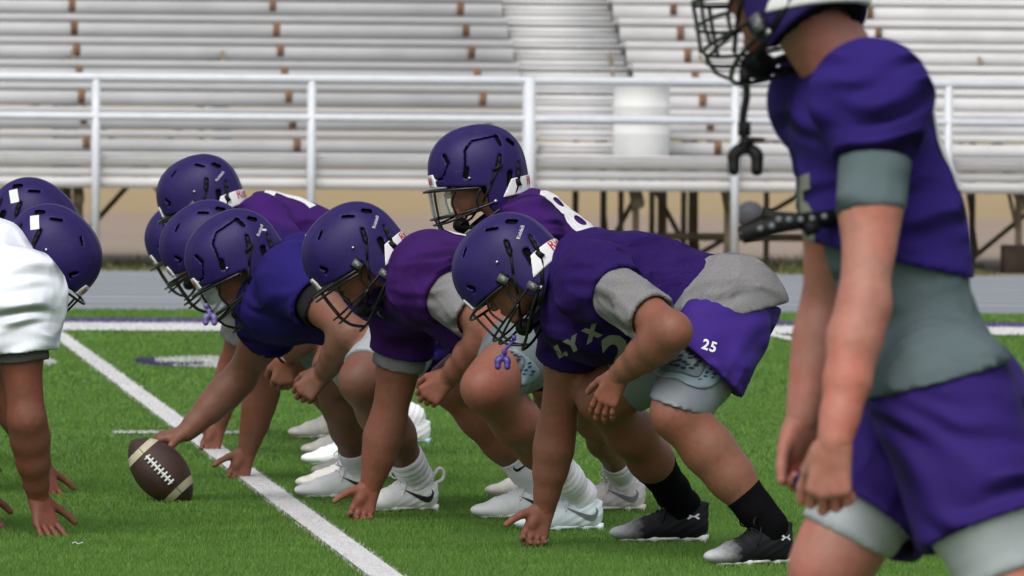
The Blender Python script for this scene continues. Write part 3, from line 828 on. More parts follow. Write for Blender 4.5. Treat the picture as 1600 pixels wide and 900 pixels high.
# white guard rail
rail = empty('railing', W(0, V0 - .1), 'white painted pipe guard rail along the front of the bleachers', 'railing')
VR = V0 - .12
for px in (-190, 148, 485, 825, 1147, 1480, 1810):
    u = u_at(px, VR)
    strut('rail_post', W(u, VR, 0), W(u, VR, 1.70), .038 if px != 825 else .058, m_rail, rail, 12)
strut('top_rail', W(UL, VR, 1.665), W(UR, VR, 1.665), .04, m_rail, rail, 12)
strut('middle_rail', W(UL, VR, 1.325), W(UR, VR, 1.325), .036, m_rail, rail, 12)
strut('low_rail', W(UL, VR + .05, 1.0), W(UR, VR + .05, 1.0), .014, m_alu2, rail, 8)
# drum on the walkway
uc = u_at(1000, V0 + .45)
mb = MB(); prof = [(.0, .0), (.235, .0), (.245, .012), (.245, .05), (.252, .06), (.25, .2), (.256, .215), (.25, .23), (.25, .44), (.256, .455), (.25, .47), (.25, .62), (.258, .63), (.258, .655), (.245, .66), (.242, .40), (.0, .39)]
nn = 28; c = W(uc, V0 + .45, DECK + .003)
v = [(c[0] + r_ * math.cos(a), c[1] + r_ * math.sin(a), c[2] + z_) for r_, z_ in prof for a in np.linspace(0, 2 * math.pi, nn, endpoint=False)]
mb.add(v, [(i * nn + j, i * nn + (j + 1) % nn, (i + 1) * nn + (j + 1) % nn, (i + 1) * nn + j) for i in range(len(prof) - 1) for j in range(nn)])
m_drum = mat('white_plastic_drum', (0.84, 0.845, 0.83), 0.45, var=0.05, vscale=5, var2=.05, v2scale=1.5)
setp(child('barrel', mb.mesh('barrel', m_drum, True)), 'white plastic drum standing on the bleacher walkway behind the railing', 'barrel')
# a dark round bin lid-shaped object seen far off under the stand
bm = MB(); c = P(1172, 336, 92)
fb = Field().ell(c, (.17, .14, .16), k=.01)
far_t = empty('water_keg', (c[0], c[1], c[2] - .16), 'small dark round keg on a post far off under the bleachers', 'keg')
child('keg_body', fb.mesh('keg_body', mat('dark_slate_plastic', (0.05, 0.055, 0.065), .7, var=.1), .02), far_t)
strut('post', (c[0], c[1], c[2] - .14), (c[0], c[1], c[1] * 0 + max(0, c[1] - 80) * .004 - .2), .02, m_steel, far_t)

# ------------------------------------------------------------------ helmet (own frame: x forward, y to the wearer's left, z up)
def dome(off=0.0):
    rx, ry, rt, rb = .150 + off, .118 + off, .142 + off, .27 + off
    def fn(x, y, z):
        rz = np.where(z > 0, rt, rb)
        xx = np.where(x < 0, x * 1.0, x * 1.0)
        q0, q1, q2 = xx / rx, y / ry, z / rz
        k0 = (np.abs(q0) ** 2.25 + np.abs(q1) ** 2.25 + np.abs(q2) ** 2.25) ** (1 / 2.25) + 1e-6
        return (k0 - 1) * np.minimum(rx, ry) * 1.02
    return fn
def mxm(l):
    r = l[0]
    for a in l[1:]: r = np.maximum(r, a)
    return r
def surf(x, z, off=0.0, side=1):
    """y of the dome at x, z"""
    rx, ry, rt, rb = .150 + off, .118 + off, .142 + off, .27 + off
    q = 1 - abs(x / rx) ** 2.25 - abs(z / (rt if z > 0 else rb)) ** 2.25
    return side * ry * max(q, 0) ** (1 / 2.25)
def surf_x(y, z, off=0.0, side=1):
    rx, ry, rt, rb = .150 + off, .118 + off, .142 + off, .27 + off
    q = 1 - abs(y / ry) ** 2.25 - abs(z / (rt if z > 0 else rb)) ** 2.25
    return side * rx * max(q, 0) ** (1 / 2.25)
def poly_d(pts, wd):
    pts = [np.array(p, float) for p in pts]
    def fn(x, y, z):
        d = None
        for a, b in zip(pts[:-1], pts[1:]):
            ba = b - a; L = ba.dot(ba) + 1e-12
            t = np.clip(((x - a[0]) * ba[0] + (z - a[1]) * ba[1]) / L, 0, 1)
            e = np.sqrt((x - a[0] - t * ba[0]) ** 2 + (z - a[1] - t * ba[1]) ** 2) - wd
            d = e if d is None else np.minimum(d, e)
        return np.maximum(d, .03 - np.abs(y))
    return fn
LOH, HIH = np.array((-.17, -.14, -.17)), np.array((.17, .14, .16))
def opening(f):
    f.fun('sub', lambda x, y, z: np.maximum(z - (-.018 - (.154 - x) * .19 + 0 * y), (-.004 - np.maximum(0, -.112 - z) * .8) - x), LOH, HIH, .006)
    f.cut((-.15, 0, -.078), (-.078, 0, -.13), .002)
    f.cut((0, 0, -.149), (0, 0, -1), .002)
def shell(kind):
    f = Field(); f.fun('add', dome(), LOH, HIH, .001)
    f.fun('add', lambda x, y, z: dome(.003)(x, y, z) + np.clip(np.abs(y) - .030, 0, 1) * .3 + 0.0, LOH, HIH, .004)     # low ridge along the crown
    f.hollow(.008)
    opening(f)
    holes = [([(-.068, .036), (-.054, .004)], .0055), ([(-.088, -.022), (-.078, -.06)], .0085), ([(-.122, .004), (-.113, -.04)], .0032), ([(-.118, .062), (-.104, .078)], .006)]
    if kind == 'flex':
        holes += [([(.048, .012), (.034, .075), (.006, .098), (-.074, .098), (-.079, .065)], .0022), ([(-.070, .096), (-.077, .07)], .005), ([(.05, -.004), (.042, .016)], .0075), ([(.098, .071), (.092, .045)], .0045), ([(.092, .045), (.118, .0), (.142, .002)], .0018)]
    else:
        holes += [([(-.072, .083), (-.046, .102)], .0036), ([(.030, .108), (.052, .096)], .0026), ([(.100, .028), (.090, .010)], .0045), ([(.090, .010), (.098, .004)], .003)]
    for p, wd in holes: f.fun('sub', poly_d(p, wd), LOH, HIH, .002)
    return f.mesh('helmet', M['shell'], .0040)
def padding():
    f = Field(); f.fun('add', dome(-.0095), LOH, HIH, .001); f.hollow(.016); opening(f)
    return f.mesh('padding', M['padding'], .006)
def wires(kind):
    mb = MB(); R_ = .0036
    def bar(pts, r=R_):
        p = smooth_path(pts, 5)
        mb.tube(p, r, 8)
    def both(pts, r=R_):
        bar(pts, r); bar([(a, -b, c) for a, b, c in pts], r)
    def across(pts, r=R_):
        bar(pts + [(a, -b, c) for a, b, c in reversed(pts[:-1])], r)
    across([(.012, .117, -.048), (.07, .114, -.04), (.145, .072, -.032), (.176, 0, -.030)], .0043)
    across([(-.03, .113, -.098), (.03, .112, -.108), (.13, .078, -.117), (.172, 0, -.118)])
    across([(.03, .111, -.112), (.125, .079, -.133), (.166, 0, -.136)])
    lz = .020 if kind == 'cage' else 0.0
    across([(-.05, .108, -.118), (.02, .100, -.150 + lz * .4), (.09, .062, -.186 + lz), (.132, 0, -.193 + lz)], .0043)
    both([(.012, .117, -.048), (.03, .114, -.08), (.03, .112, -.108)])
    both([(.150, .066, -.032), (.152, .062, -.075), (.152, .062, -.117)])
    both([(.155, .05, -.117), (.142, .045, -.16 + lz * .5), (.116, .036, -.190 + lz)])
    if kind == 'cage':
        across([(.02, .116, -.075), (.08, .110, -.075), (.145, .072, -.076), (.174, 0, -.076)])
        bar([(.176, 0, -.03), (.175, 0, -.075), (.172, 0, -.118)])
        both([(.098, .100, -.036), (.10, .100, -.075), (.096, .096, -.114)])
    else:
        both([(.085, .107, -.038), (.105, .098, -.07), (.10, .095, -.114)])
    if kind == 'double':
        across([(.02, .1175, -.058), (.07, .115, -.051), (.147, .075, -.045), (.179, 0, -.043)])
    return mb.mesh('face_mask', M['mask'], True)
def plate(name, test, material, off, th, vox=.003):
    f = Field(); f.fun('add', dome(off), LOH, HIH, .001); f.hollow(th)
    f.fun('max', test)
    return f.polys(vox)
def with_text(name, pl, base_mat, txt_mat, txt, size, O, U, V, rot=0.0):
    """a moulded plate with raised lettering on it"""
    p, t, q = pl
    bv = BVHTree.FromPolygons([Vector(v) for v in p], [tuple(x) for x in np.concatenate([t, q[:, :3], q[:, [0, 2, 3]]])])
    v2, f2 = text_2d(txt, size, offset=.0006)
    if rot: v2 = v2 @ np.array([[math.cos(rot), math.sin(rot)], [-math.sin(rot), math.cos(rot)]])
    dv, df = decal((v2, f2), O, U, V, bv, .0012, .08)
    n = len(p)
    V_ = np.concatenate([p, dv]); tt = np.concatenate([t, df + n]) if len(df) else t
    midx = [0] * len(q) + [0] * len(t) + [1] * len(df)
    return mesh_np(name, V_, [q, tt], base_mat, True, [base_mat, txt_mat], midx)
H = {}
for k_ in ('flex', 'vent'): H[k_] = shell(k_)
H['padding'] = padding()
for k_ in ('plain', 'cage', 'double'): H['mask_' + k_] = wires(k_)
H['front_bumper'] = with_text('front_bumper', plate('b', lambda x, y, z: mxm([.08 - x + 0 * (y + z), z - .019 + 0 * (x + y), -.022 - z + 0 * (x + y), np.abs(y) - .052 + .35 * np.clip(z, 0, 1) + 0 * x]), None, .004, .010),
                              M['white_plastic'], M['red_ink'], 'Riddell', .030, (.15, 0, -.002), (0, 1, 0), (0, 0, 1))
H['rear_bumper'] = with_text('rear_bumper', plate('b', lambda x, y, z: mxm([x + .055 + .75 * np.clip(z + .086, -.02, 1), z + .040 - .10 * np.clip(.06 - np.abs(y), -1, .06) * 0 + 0 * x + 0 * y, -.092 - z - .55 * np.clip(x + .13, -1, 1) * 0 + 0 * x + 0 * y, ((-.15 - x) * -.078 * 0 + (x + .15) * -.078 + (z + .078) * -.13) / .1516 - .012 + 0 * y]), None, .005, .012),
                             M['white_plastic'], M['red_ink'], 'Riddell', .046, (-.15, 0, -.056), (0, -1, 0), (0, 0, 1))
def hardware(kind):
    out = []
    for s in (1, -1):
        for x, z in ((-.026, -.098), (-.047, -.124)):
            y = surf(x, z, .002); mb = MB(); mb.tube([(x, s * (y - .004), z), (x, s * (y + .003), z), (x, s * (y + .0045), z)], [.0062, .0062, .003], 10); out.append(mb.mesh('screw', M['screw'], True))
        for x, z in ((-.052, .002), (.04, -.012)) if kind == 'flex' else ((-.012, .012),):
            y = surf(x, z, .002); mb = MB(); mb.tube([(x, s * (y - .004), z), (x, s * (y + .004), z)], .0045, 8); out.append(mb.mesh('screw', M['screw'], True))
    return out
H['screw_flex'] = hardware('flex'); H['screw_vent'] = hardware('vent')
def clips(kind):
    """black fittings: straps through their slots, buckles, chin cup"""
    mb = MB()
    for s in (1, -1):
        def on(x, z, o): return (x, s * surf(x, z, o), z)
        def strap(pts, wd, th=.0022):
            pts = [np.array(p) for p in pts]
            for a, b in zip(pts[:-1], pts[1:]):
                d = b - a; l = np.linalg.norm(d) / 2 + .0015; d = nrm(d); nn = nrm((a[0] * .3, s * 1.0, a[2] * .2)); nn = nrm(nn - d * nn.dot(d)); sd_ = np.cross(d, nn)
                mb.box((a + b) / 2, d * l, sd_ * wd / 2, nn * th)
        strap([on(-.067, .034, .001), on(-.060, .016, .003), on(-.052, -.002, .005)], .010)
        strap([on(-.052, -.002, .003), on(-.020, -.045, .003), (.012, s * .113, -.092), (.055, s * .085, -.135), (.085, s * .035, -.15)], .007)
        strap([on(-.121, .002, .001), on(-.118, -.02, .004), on(-.112, -.042, .005)], .011)
        strap([on(-.112, -.042, .003), on(-.097, -.075, .003), (-.055, s * .105, -.122), (-.005, s * .098, -.155), (.05, s * .068, -.165), (.085, s * .035, -.160)], .011)
        x, z = -.108, -.055; y = surf(x, z, .006); mb.box((x, s * y, z), (.008, 0, 0), (0, .004, 0), (.002, 0, .012))
        if kind == 'vent':       # flat black cheek plates under the wire clips
            for x, z, a in ((.010, -.030, .016), (-.036, -.108, .013)):
                y = surf(x, z, .003); mb.box((x, s * y, z), (a, 0, -.006), (0, .003, 0), (.004, 0, a * .8))
        else:
            x, z = -.052, .002; y = surf(x, z, .005); mb.box((x, s * y, z), (.016, 0, -.004), (0, .003, 0), (0, 0, .005))
    cup = Field().ell((.083, 0, -.152), (.026, .036, .024), k=.01)
    p, t, q = cup.polys(.004)
    mb.add(p, [tuple(f) for f in q], [tuple(f) for f in t])
    return mb.mesh('chin_strap', M['black'], False)
H['strap_flex'] = clips('flex'); H['strap_vent'] = clips('vent')
def wire_clip():
    out = []; m = mat('grey_clip', (.12, .13, .13), .4, metal=.3, var=.2)
    for s in (1, -1):
        for x, z in ((.010, -.034), (-.034, -.106)):
            y = surf(x, z, .007); mb = MB(); mb.box((x, s * y, z), (.010, 0, -.003), (0, .0035, 0), (.004, 0, .0145))
            mb.tube([(x, s * y, z - .005), (x, s * (y + .006), z - .005)], .0062, 8); out.append(mb.mesh('wire_clip', m))
    return out
H['clip'] = wire_clip()
def visor():
    vv, q = [], []
    A = np.linspace(-1, 1, 17)
    for o in (0, .0025):
        for z in np.linspace(-.112, -.036, 6):
            for a in A:
                y = a * .088; x = .166 - .062 * abs(a) ** 2.3 - o
                vv.append((x, y, z))
    for L in range(2):
        for i in range(5):
            for j in range(16):
                k = L * 102 + i * 17 + j; f = (k, k + 1, k + 18, k + 17); q.append(f if L else f[::-1])
    return mesh_np('visor', vv, [np.array(q)], M['lens'])
H['visor'] = visor()
H['pipe_sticker'] = None
def sticker_mesh(pts, name, kind_m, off=.0022, shellk='vent'):
    bv = bvh_of(H[shellk])
    v, f = decal(poly_2d([[(-.5 * pts[2], -.5 * pts[3]), (.5 * pts[2], -.5 * pts[3]), (.5 * pts[2], .5 * pts[3]), (-.5 * pts[2], .5 * pts[3])]], .008), (pts[0], .12 * pts[4], pts[1]), pts[5], pts[6], bv, off, .1)
    return mesh_np(name, v, [f], kind_m)
H['sticker_r'] = sticker_mesh((-.098, .04, .042, .028, -1, (.80, 0, -.6), (.6, 0, .80)), 'sticker', M['sticker'])
H['scuff'] = sticker_mesh((-.124, .022, .014, .006, 1, (-.75, 0, -.6), (-.6, 0, .75)), 'scuff_sticker', M['sticker'])
def small_print():
    bv = bvh_of(H['vent'])
    v, f = decal(text_2d('Riddell', .014), (-.112, .12, .028), (-.8, 0, .55), (.55, 0, .8), bv, .0016, .1)
    return mesh_np('maker_print', v, [f], M['white_ink'])
H['print'] = small_print()

def frame(fx, yaw=0.0, pitch=0.0, roll=0.0):
    """facing fx = -1 (to the left of the picture) or +1; yaw > 0 turns the face towards the camera, pitch > 0 down"""
    base = math.pi if fx < 0 else 0.0
    yw = base + rad(yaw) * (1 if fx < 0 else -1)
    return Matrix.Rotation(yw, 4, 'Z') @ Matrix.Rotation(rad(pitch), 4, 'Y') @ Matrix.Rotation(rad(roll), 4, 'X')

def put_helmet(root, c, R, kind='vent', mask='plain', lens=False, extra=(), scale=1.0):
    mw = Matrix.Translation(Vector(c)) @ R @ Matrix.Scale(scale * 1.055, 4)
    h = child('helmet', H[kind], root, mw)
    for nm, key in (('padding', 'padding'), ('face_mask', 'mask_' + mask), ('front_bumper', 'front_bumper'), ('rear_bumper', 'rear_bumper'), ('chin_strap', 'strap_' + kind)):
        child(nm, H[key], h, mw)
    for m_ in H['screw_' + kind]: child('screw', m_, h, mw)
    if kind == 'vent':
        for m_ in H['clip']: child('wire_clip', m_, h, mw)
    if lens: child('visor', H['visor'], h, mw)
    for e in extra: child('sticker' if e == 'sticker_r' else 'maker_print' if e == 'print' else 'scuff_mark', H[e], h, mw)
    return h

# ------------------------------------------------------------------ cleated shoes (own frame: heel at the origin, x to the toe, z up)
def shoe_upper(high):
    f = Field()
    f.ell((.042, 0, .050), (.044, .034, .050), k=.02)
    f.cap((.06, 0, .040), (.20, .003, .026), .037, .030, k=.03, flat=((0, 1, 0), 1.0))
    f.ell((.228, .005, .024), (.066, .040, .0245), k=.025)
    f.cap((.088, 0, .082), (.200, .002, .038), .031, .020, k=.04)
    f.chain([(.060, 0, .07), (.064, 0, .105), (.070, 0, .135 if high else .108)], [.040, .040, .041], k=.02)
    f.cap((.012, 0, .085), (.004, 0, .122 if high else .108), .011, .009, k=.02)
    f.cut((0, 0, .010), (-.06, 0, -1))
    f.cut((.07, 0, .134 if high else .106), (-.26, 0, 1))
    f.cap((.070, 0, .10), (.076, 0, .20), .034, .036, k=.004, sub=True)
    f.fold(.004, (1, 0, -.5), .03, 5, near=((.185, 0, .045), .06))
    f.fold(.0022, (.6, 0, 1), .022, 9, warp=1.0, bias=.6, near=((.06, 0, .03), .09))
    return f.mesh('shoe', None, .0042)
def shoe_sole():
    f = Field()
    for c, r in (((.042, 0, .012), (.040, .029, .014)), ((.10, 0, .013), (.06, .025, .008)), ((.17, .002, .008), (.08, .031, .010)), ((.224, .005, .009), (.060, .034, .011))):
        f.ell(c, r, k=.02)
    f.ell((.008, 0, .026), (.012, .026, .024), k=.015)
    f.cut((.25, 0, .006), (.055, 0, 1)); f.cut((0, 0, .0), (0, 0, -1))
    for x, y in ((.014, .020), (.014, -.020), (.062, .020), (.062, -.020), (.16, .026), (.16, -.026), (.20, .026), (.20, -.024), (.245, .016), (.245, -.014)):
        f.cap((x, y, .006), (x - .003, y, -.008), .010, .006, k=.008)
    return f.mesh('sole', None, .0042)
def shoe_laces():
    mb = MB()
    for i in range(6):
        x = .112 + i * .015; z = .108 - i * .0095
        for s in (1, -1):
            mb.tube(smooth_path([(x, s * .026, z - .014), (x + .004, s * .012, z - .001), (x + .010, -s * .004, z + .001), (x + .016, -s * .022, z - .018)], 3), .0026, 6)
    for s in (1, -1):
        mb.tube(smooth_path([(.106, 0, .116), (.128, s * .02, .134), (.150, s * .036, .122), (.140, s * .03, .104), (.108, 0, .114)], 4), .0026, 6)
        mb.tube(smooth_path([(.106, 0, .116), (.122, s * .03, .104), (.130, s * .038, .08), (.138, s * .039, .055)], 4), .0024, 6)
    return mb.mesh('lace', None, True)
S = {'low': shoe_upper(False), 'high': shoe_upper(True)}
S['sole'] = shoe_sole(); S['lace'] = shoe_laces()
def recol(me, m):
    c = me.copy(); c.materials.clear(); c.materials.append(m); return c
def shoe_logo(kind, side):
    bv = bvh_of(S['low'])
    if kind == 'swoosh':
        pts = [(-.095 * a * .62 * 1.15 + 0, .125 * b * .72) for a, b in SWOOSH]
        O, U, V = (.078, .06 * side, .050), (side * -1.0, 0, 0), (0, 0, 1)
        pts = [(a * side * 1.0, b) for a, b in [(-x * 1.0, y) for x, y in pts]]
        lp = [(side * (-.115) * a, .16 * b) for a, b in SWOOSH]
        if side > 0: lp = [(-a, b) for a, b in lp]
        lp = [(.115 * a * (1 if side < 0 else -1), .15 * b) for a, b in SWOOSH]
        return decal(poly_2d([lp], .01), (.085, .06 * side, .048), ((-1 if side > 0 else 1), 0, 0), (0, 0, 1), bv, .0014, .1)
    lp = [[(-.02, -.006), (-.012, .0), (-.02, .006), (-.014, .009), (-.004, .002), (.004, .002), (.014, .009), (.02, .006), (.012, 0), (.02, -.006), (.014, -.009), (.004, -.002), (-.004, -.002), (-.014, -.009)]]
    return decal(poly_2d(lp, .006), (.045, .06 * side, .075), ((-1 if side > 0 else 1), 0, 0), (0, 0, 1), bv, .0014, .1)
def logo_mesh(kind, m):
    V_, F_, n = [], [], 0
    for s in (1, -1):
        v, f = shoe_logo(kind, s); V_.append(v); F_.append(f + n); n += len(v)
    return mesh_np('logo', np.concatenate(V_), [np.concatenate(F_)], m)
SHOE = {
    'white': ('low', 'shoe_w', 'sole_w', 'lace_w', logo_mesh('swoosh', M['black_ink'])),
    'ice': ('low', 'shoe_blue_w', 'shoe_blue_w', 'lace_w', logo_mesh('swoosh', M['tights'])),
    'cream': ('low', 'shoe_c', 'shoe_c', 'lace_w', logo_mesh('swoosh', M['pad_frame'])),
    'pink': ('low', 'shoe_p', 'shoe_c', 'shoe_p', logo_mesh('swoosh', M['tights'])),
    'fade': ('high', 'shoe_fade', 'sole_w', 'black', logo_mesh('crest', M['sticker'])),
    'lightblue': ('low', 'shoe_w', 'sole_ice', 'lace_w', None),
}
_sc = {}
def put_shoe(root, heel, d, style, pitch=0.0, scale=1.0, tab=False):
    k, mu, msol, ml, logo = SHOE[style]
    if style not in _sc: _sc[style] = (recol(S[k], M[mu]), recol(S['sole'], M[msol]), recol(S['lace'], M[ml]))
    d = nrm((d[0], d[1], 0)); yw = math.atan2(d[1], d[0])
    mw = Matrix.Translation(Vector(heel) + Vector((0, 0, .001))) @ Matrix.Rotation(yw, 4, 'Z') @ Matrix.Translation((.2 * scale, 0, 0)) @ Matrix.Rotation(rad(pitch), 4, 'Y') @ Matrix.Translation((-.2 * scale, 0, 0)) @ Matrix.Scale(scale, 4)
    u, s_, l = _sc[style]
    o = child('shoe', u, root, mw)
    child('sole', s_, o, mw); child('lace', l, o, mw)
    if logo: child('logo', logo, o, mw)
    if tab:
        mb = MB(); mb.tube(smooth_path([(.012, 0, .085), (-.018, 0, .10), (-.022, 0, .125), (-.005, 0, .135), (.014, 0, .112)], 5), .006, 8)
        child('pull_tab', mb.mesh('pull_tab', M['sole_w'], True), o, mw)
    return mw @ Vector((.072, 0, .105))       # the ankle

# ------------------------------------------------------------------ hands
FING = [(.031, .076), (.0105, .084), (-.0105, .077), (-.0295, .060)]
def hand(F, Wr, f, n, th, curl=(.3, .5, .35), spread=1.0, thumb=((.55, .7, .25), (.8, .45, .4)), s=1.0, per=(0, 0, 0, 0)):
    f = nrm(f); n = np.asarray(n, float); n = nrm(n - f * n.dot(f)); t0 = np.cross(f, n)
    th = t0 if t0.dot(np.asarray(th, float)) > 0 else -t0
    Wr = np.asarray(Wr, float)
    K = []
    F.cap(Wr - f * .01 * s, Wr + f * .022 * s, .026 * s, .027 * s, k=.012, flat=(n, .8))
    for i, (l, L) in enumerate(FING):
        b = Wr + f * .015 * s + th * l * .55 * s
        kn = Wr + (f * (.094 - .006 * abs(i - 1)) + th * l - n * .003) * s
        F.cap(b, kn, .0155 * s, .0118 * s, k=.014 * s)
        K.append(kn)
    F.ell(Wr + (f * .045 + th * .020 + n * .008) * s, np.array((.034, .02, .017)) * s, np.array((f, th, n)), k=.012)
    for i, ((l, L), kn) in enumerate(zip(FING, K)):
        sp = (.10, .03, -.04, -.12)[i] * spread
        a = 0.0; p = kn
        r0 = (.0094, .0098, .0094, .0083)[i] * s
        for j, fr in enumerate((.46, .30, .24)):
            a += (curl[j] + per[i] * (1, .8, .6)[j])
            d = nrm(f * math.cos(a) + n * math.sin(a) + th * sp)
            q = p + d * L * fr * s
            F.cap(p, q, r0 * (1 - .08 * j), r0 * (1 - .08 * (j + 1)), k=.0012)
            if j: F.ell(p, (r0 * 1.04,) * 3, k=.003)
            p = q
    p = Wr + (f * .022 + th * .026 + n * .004) * s
    r0 = .0145 * s
    d1 = nrm(f * thumb[0][0] + th * thumb[0][1] + n * thumb[0][2]); d2 = nrm(f * thumb[1][0] + th * thumb[1][1] + n * thumb[1][2])
    a = p + d1 * .044 * s; b = a + nrm(d1 + d2) * .036 * s; c = b + d2 * .026 * s
    F.cap(p, a, .017 * s, .0125 * s, k=.012); F.cap(a, b, .0118 * s, .0105 * s, k=.004); F.cap(b, c, .0105 * s, .0092 * s, k=.003)
FIST = dict(curl=(.85, 1.15, .7), thumb=((.75, .5, .45), (.75, -.25, .75)), spread=.3)
LOOSE = dict(curl=(.62, 1.05, .6), thumb=((.8, .45, .35), (.95, .05, .35)), spread=.7)
DRAPE = dict(curl=(.22, .35, .25), thumb=((.7, .6, .25), (.9, .3, .3)), spread=.9)
TRI = dict(curl=(.45, .85, .45), thumb=((.62, .72, .25), (.85, .52, .1)), spread=.5)
SPLAY = dict(curl=(-.55, .18, .15), thumb=((.5, .8, .15), (.75, .6, .1)), spread=1.5)

# ------------------------------------------------------------------ people
def person(sp):
    fx = sp['fx']
    J = {k: np.asarray(v, float) for k, v in sp['J'].items()}
    q = sp.get('q', 1.0)                     # coarser for those nearly hidden
    base = sp.get('base', (J['hipA'] + J['hipB']) / 2)
    root = empty('person', (base[0], base[1], 0), sp['label'], 'person', sp['group'])
    R = frame(fx, *sp['head'])
    R3 = np.array(R.to_3x3())
    hc = J['head']
    hs = sp.get('hscale', 1.0)
    put_helmet(root, hc, R, sp.get('helmet', 'vent'), sp.get('mask', 'plain'), sp.get('lens', False), sp.get('extra', ()), hs)
    ar, lr, tb = sp.get('ar', 1.0), sp.get('lr', 1.0), sp.get('tb', 1.0)
    sk = M[sp['skin']]
    pel = np.asarray(sp['pel'], float) if 'pel' in sp else (J['hipA'] + J['hipB']) / 2
    spv = J['neck'] - pel; S_ = np.linalg.norm(spv); up = spv / S_
    lat = nrm(J['shA'] - J['shB']); lat = nrm(lat - up * lat.dot(up))
    fr = np.cross(lat, up); fr = fr if fr.dot(np.asarray(sp['chest'], float)) > 0 else -fr
    hl = nrm(J['hipA'] - J['hipB'])
    at = lambda t, a=0.0: pel + spv * t + fr * a
    # ---- legs and feet
    ank = {}
    for s in 'AB':
        if 'heel' + s in J:
            style, pitch, ssc, tab = sp['shoe' + s]
            ank[s] = np.array(put_shoe(root, J['heel' + s], J['toe' + s] - J['heel' + s], style, pitch, ssc, tab))
        else: ank[s] = J['an' + s]
    # ---- the body: one skin
    F = Field()
    F.cap(at(.16), at(.55), .125 * tb, .135 * tb, k=.05, flat=(fr, .8))
    F.cap(at(.55), at(.86), .14 * tb, .10, k=.05, flat=(fr, .8))
    F.cap(J['shA'], J['shB'], .062 * ar, k=.06)
    F.cap(J['hipA'], J['hipB'], .105 * lr, k=.05)
    nk = hc + R3 @ np.array((-.022, 0, -.075)) * hs
    F.chain([J['neck'] - up * .04, (J['neck'] + nk) / 2, nk], [.075, .062, .060], k=.04)
    HD = Field()
    def e(c, r, k=.01, sub=False): HD.ell(hc + R3 @ (np.array(c) * hs), np.array(r) * hs, R3.T, k, sub)
    e((-.005, 0, 0), (.100, .078, .112)); e((.05, 0, -.078), (.050, .054, .058), .03)
    HD.cap(hc + R3 @ np.array((.094, 0, -.022)) * hs, hc + R3 @ np.array((.112, 0, -.056)) * hs, .008, .0125, k=.012)
    e((.103, .011, -.060), (.008, .008, .006), .006); e((.103, -.011, -.060), (.008, .008, .006), .006)
    e((.085, 0, -.010), (.016, .050, .010), .012); e((.072, .04, -.052), (.02, .02, .018), .02); e((.072, -.04, -.052), (.02, .02, .018), .02)
    e((.099, .033, -.030), (.013, .015, .010), .008, True); e((.099, -.033, -.030), (.013, .015, .010), .008, True)
    e((.101, 0, -.083), (.009, .023, .006), .004); e((.098, 0, -.094), (.010, .020, .007), .004); e((.088, 0, -.122), (.019, .026, .018), .015)
    HD.cap(nk - up * .01, nk + (hc - nk) * .5, .058, .06, k=.02)
    wri = {}
    HF = {}
    for s in 'AB':
        sh, el, wr = J['sh' + s], J['el' + s], J['wr' + s]
        a1, a2 = el - sh, wr - el
        m1 = sh + a1 * .45
        bi = nrm(np.cross(np.cross(a1, a2), a1)) if np.linalg.norm(np.cross(a1, a2)) > 1e-4 else np.zeros(3)
        F.chain([sh, m1, el], [.064 * ar, .058 * ar, .050 * ar], k=.04)
        F.ell(sh + a1 * .52 + bi * .014, np.array((.085, .044, .044)) * ar, np.array(axes(a1)), k=.018)
        F.chain([el, el + a2 * .25 + bi * .004, el + a2 * .55, el + a2 * .82, wr], [.050 * ar, .0515 * ar, .044 * ar, .033 * (ar * .6 + .4), .0285 * (ar * .5 + .5)], k=.03)
        F.ell(el - bi * .016, (.024 * ar,) * 3, k=.018)
        la_ = nrm(np.cross(a2, bi)) if np.linalg.norm(bi) > .1 else nrm(np.cross(a2, (0, 1, 0)))
        for g_ in (1, -1): F.ell(el + a2 * (.20 if g_ > 0 else .27) + la_ * g_ * .020 * ar + bi * .010, np.array((.085, .032, .032)) * ar, np.array(axes(a2)), k=.014)
        F.ell(sh + a1 * .62 - bi * .022 * ar, np.array((.085, .036, .036)) * ar, np.array(axes(a1)), k=.016)
        h = Field()
        ws = .0285 * (ar * .5 + .5)
        h.cap(wr - nrm(a2) * .05, wr, ws * 1.12, ws, k=.01)
        F.cap(wr, wr + nrm(sp['hand' + s]['f']) * .042, .0285 * (ar * .5 + .5), .021, k=.02, flat=(nrm(sp['hand' + s]['n']), .85))
        hd = dict(sp['hand' + s]); pose = dict(hd.pop('pose'))
        pose.update(hd)
        hand(h, wr, s=sp.get('hs', 1.0), **pose)
        HF[s] = h
        hip, kn, an = J['hip' + s], J['kn' + s], ank[s]
        t1, t2 = kn - hip, an - kn
        kf = nrm(np.cross(np.cross(t1, t2), t1))
        kf = nrm(kn - (hip + an) / 2)
        F.chain([hip, hip + t1 * .5 + kf * .012, hip + t1 * .86, kn], [.108 * lr, .098 * lr, .073 * lr, .064 * lr], k=.04)
        F.ell(kn + kf * .022 * lr + nrm(t1) * .012, np.array((.036, .036, .036)) * lr, k=.018)
        F.cap(kn + kf * .020 * lr + nrm(t2) * .03, kn + kf * .016 * lr + t2 * .2, .026 * lr, .022 * lr, k=.02)
        F.chain([kn, kn + t2 * .30 - kf * .014 * lr, kn + t2 * .55 - kf * .010 * lr, kn + t2 * .85, an], [.061 * lr, .067 * lr, .060 * lr, .043 * lr, .038 * lr], k=.04)
        F.cap(kn + t2 * .06 + kf * .02, kn + t2 * .6 + kf * .014 * lr, .034 * lr, .028 * lr, k=.025)
        sd_ = nrm(np.cross(t2, kf)); ax_ = np.array(axes(t2))
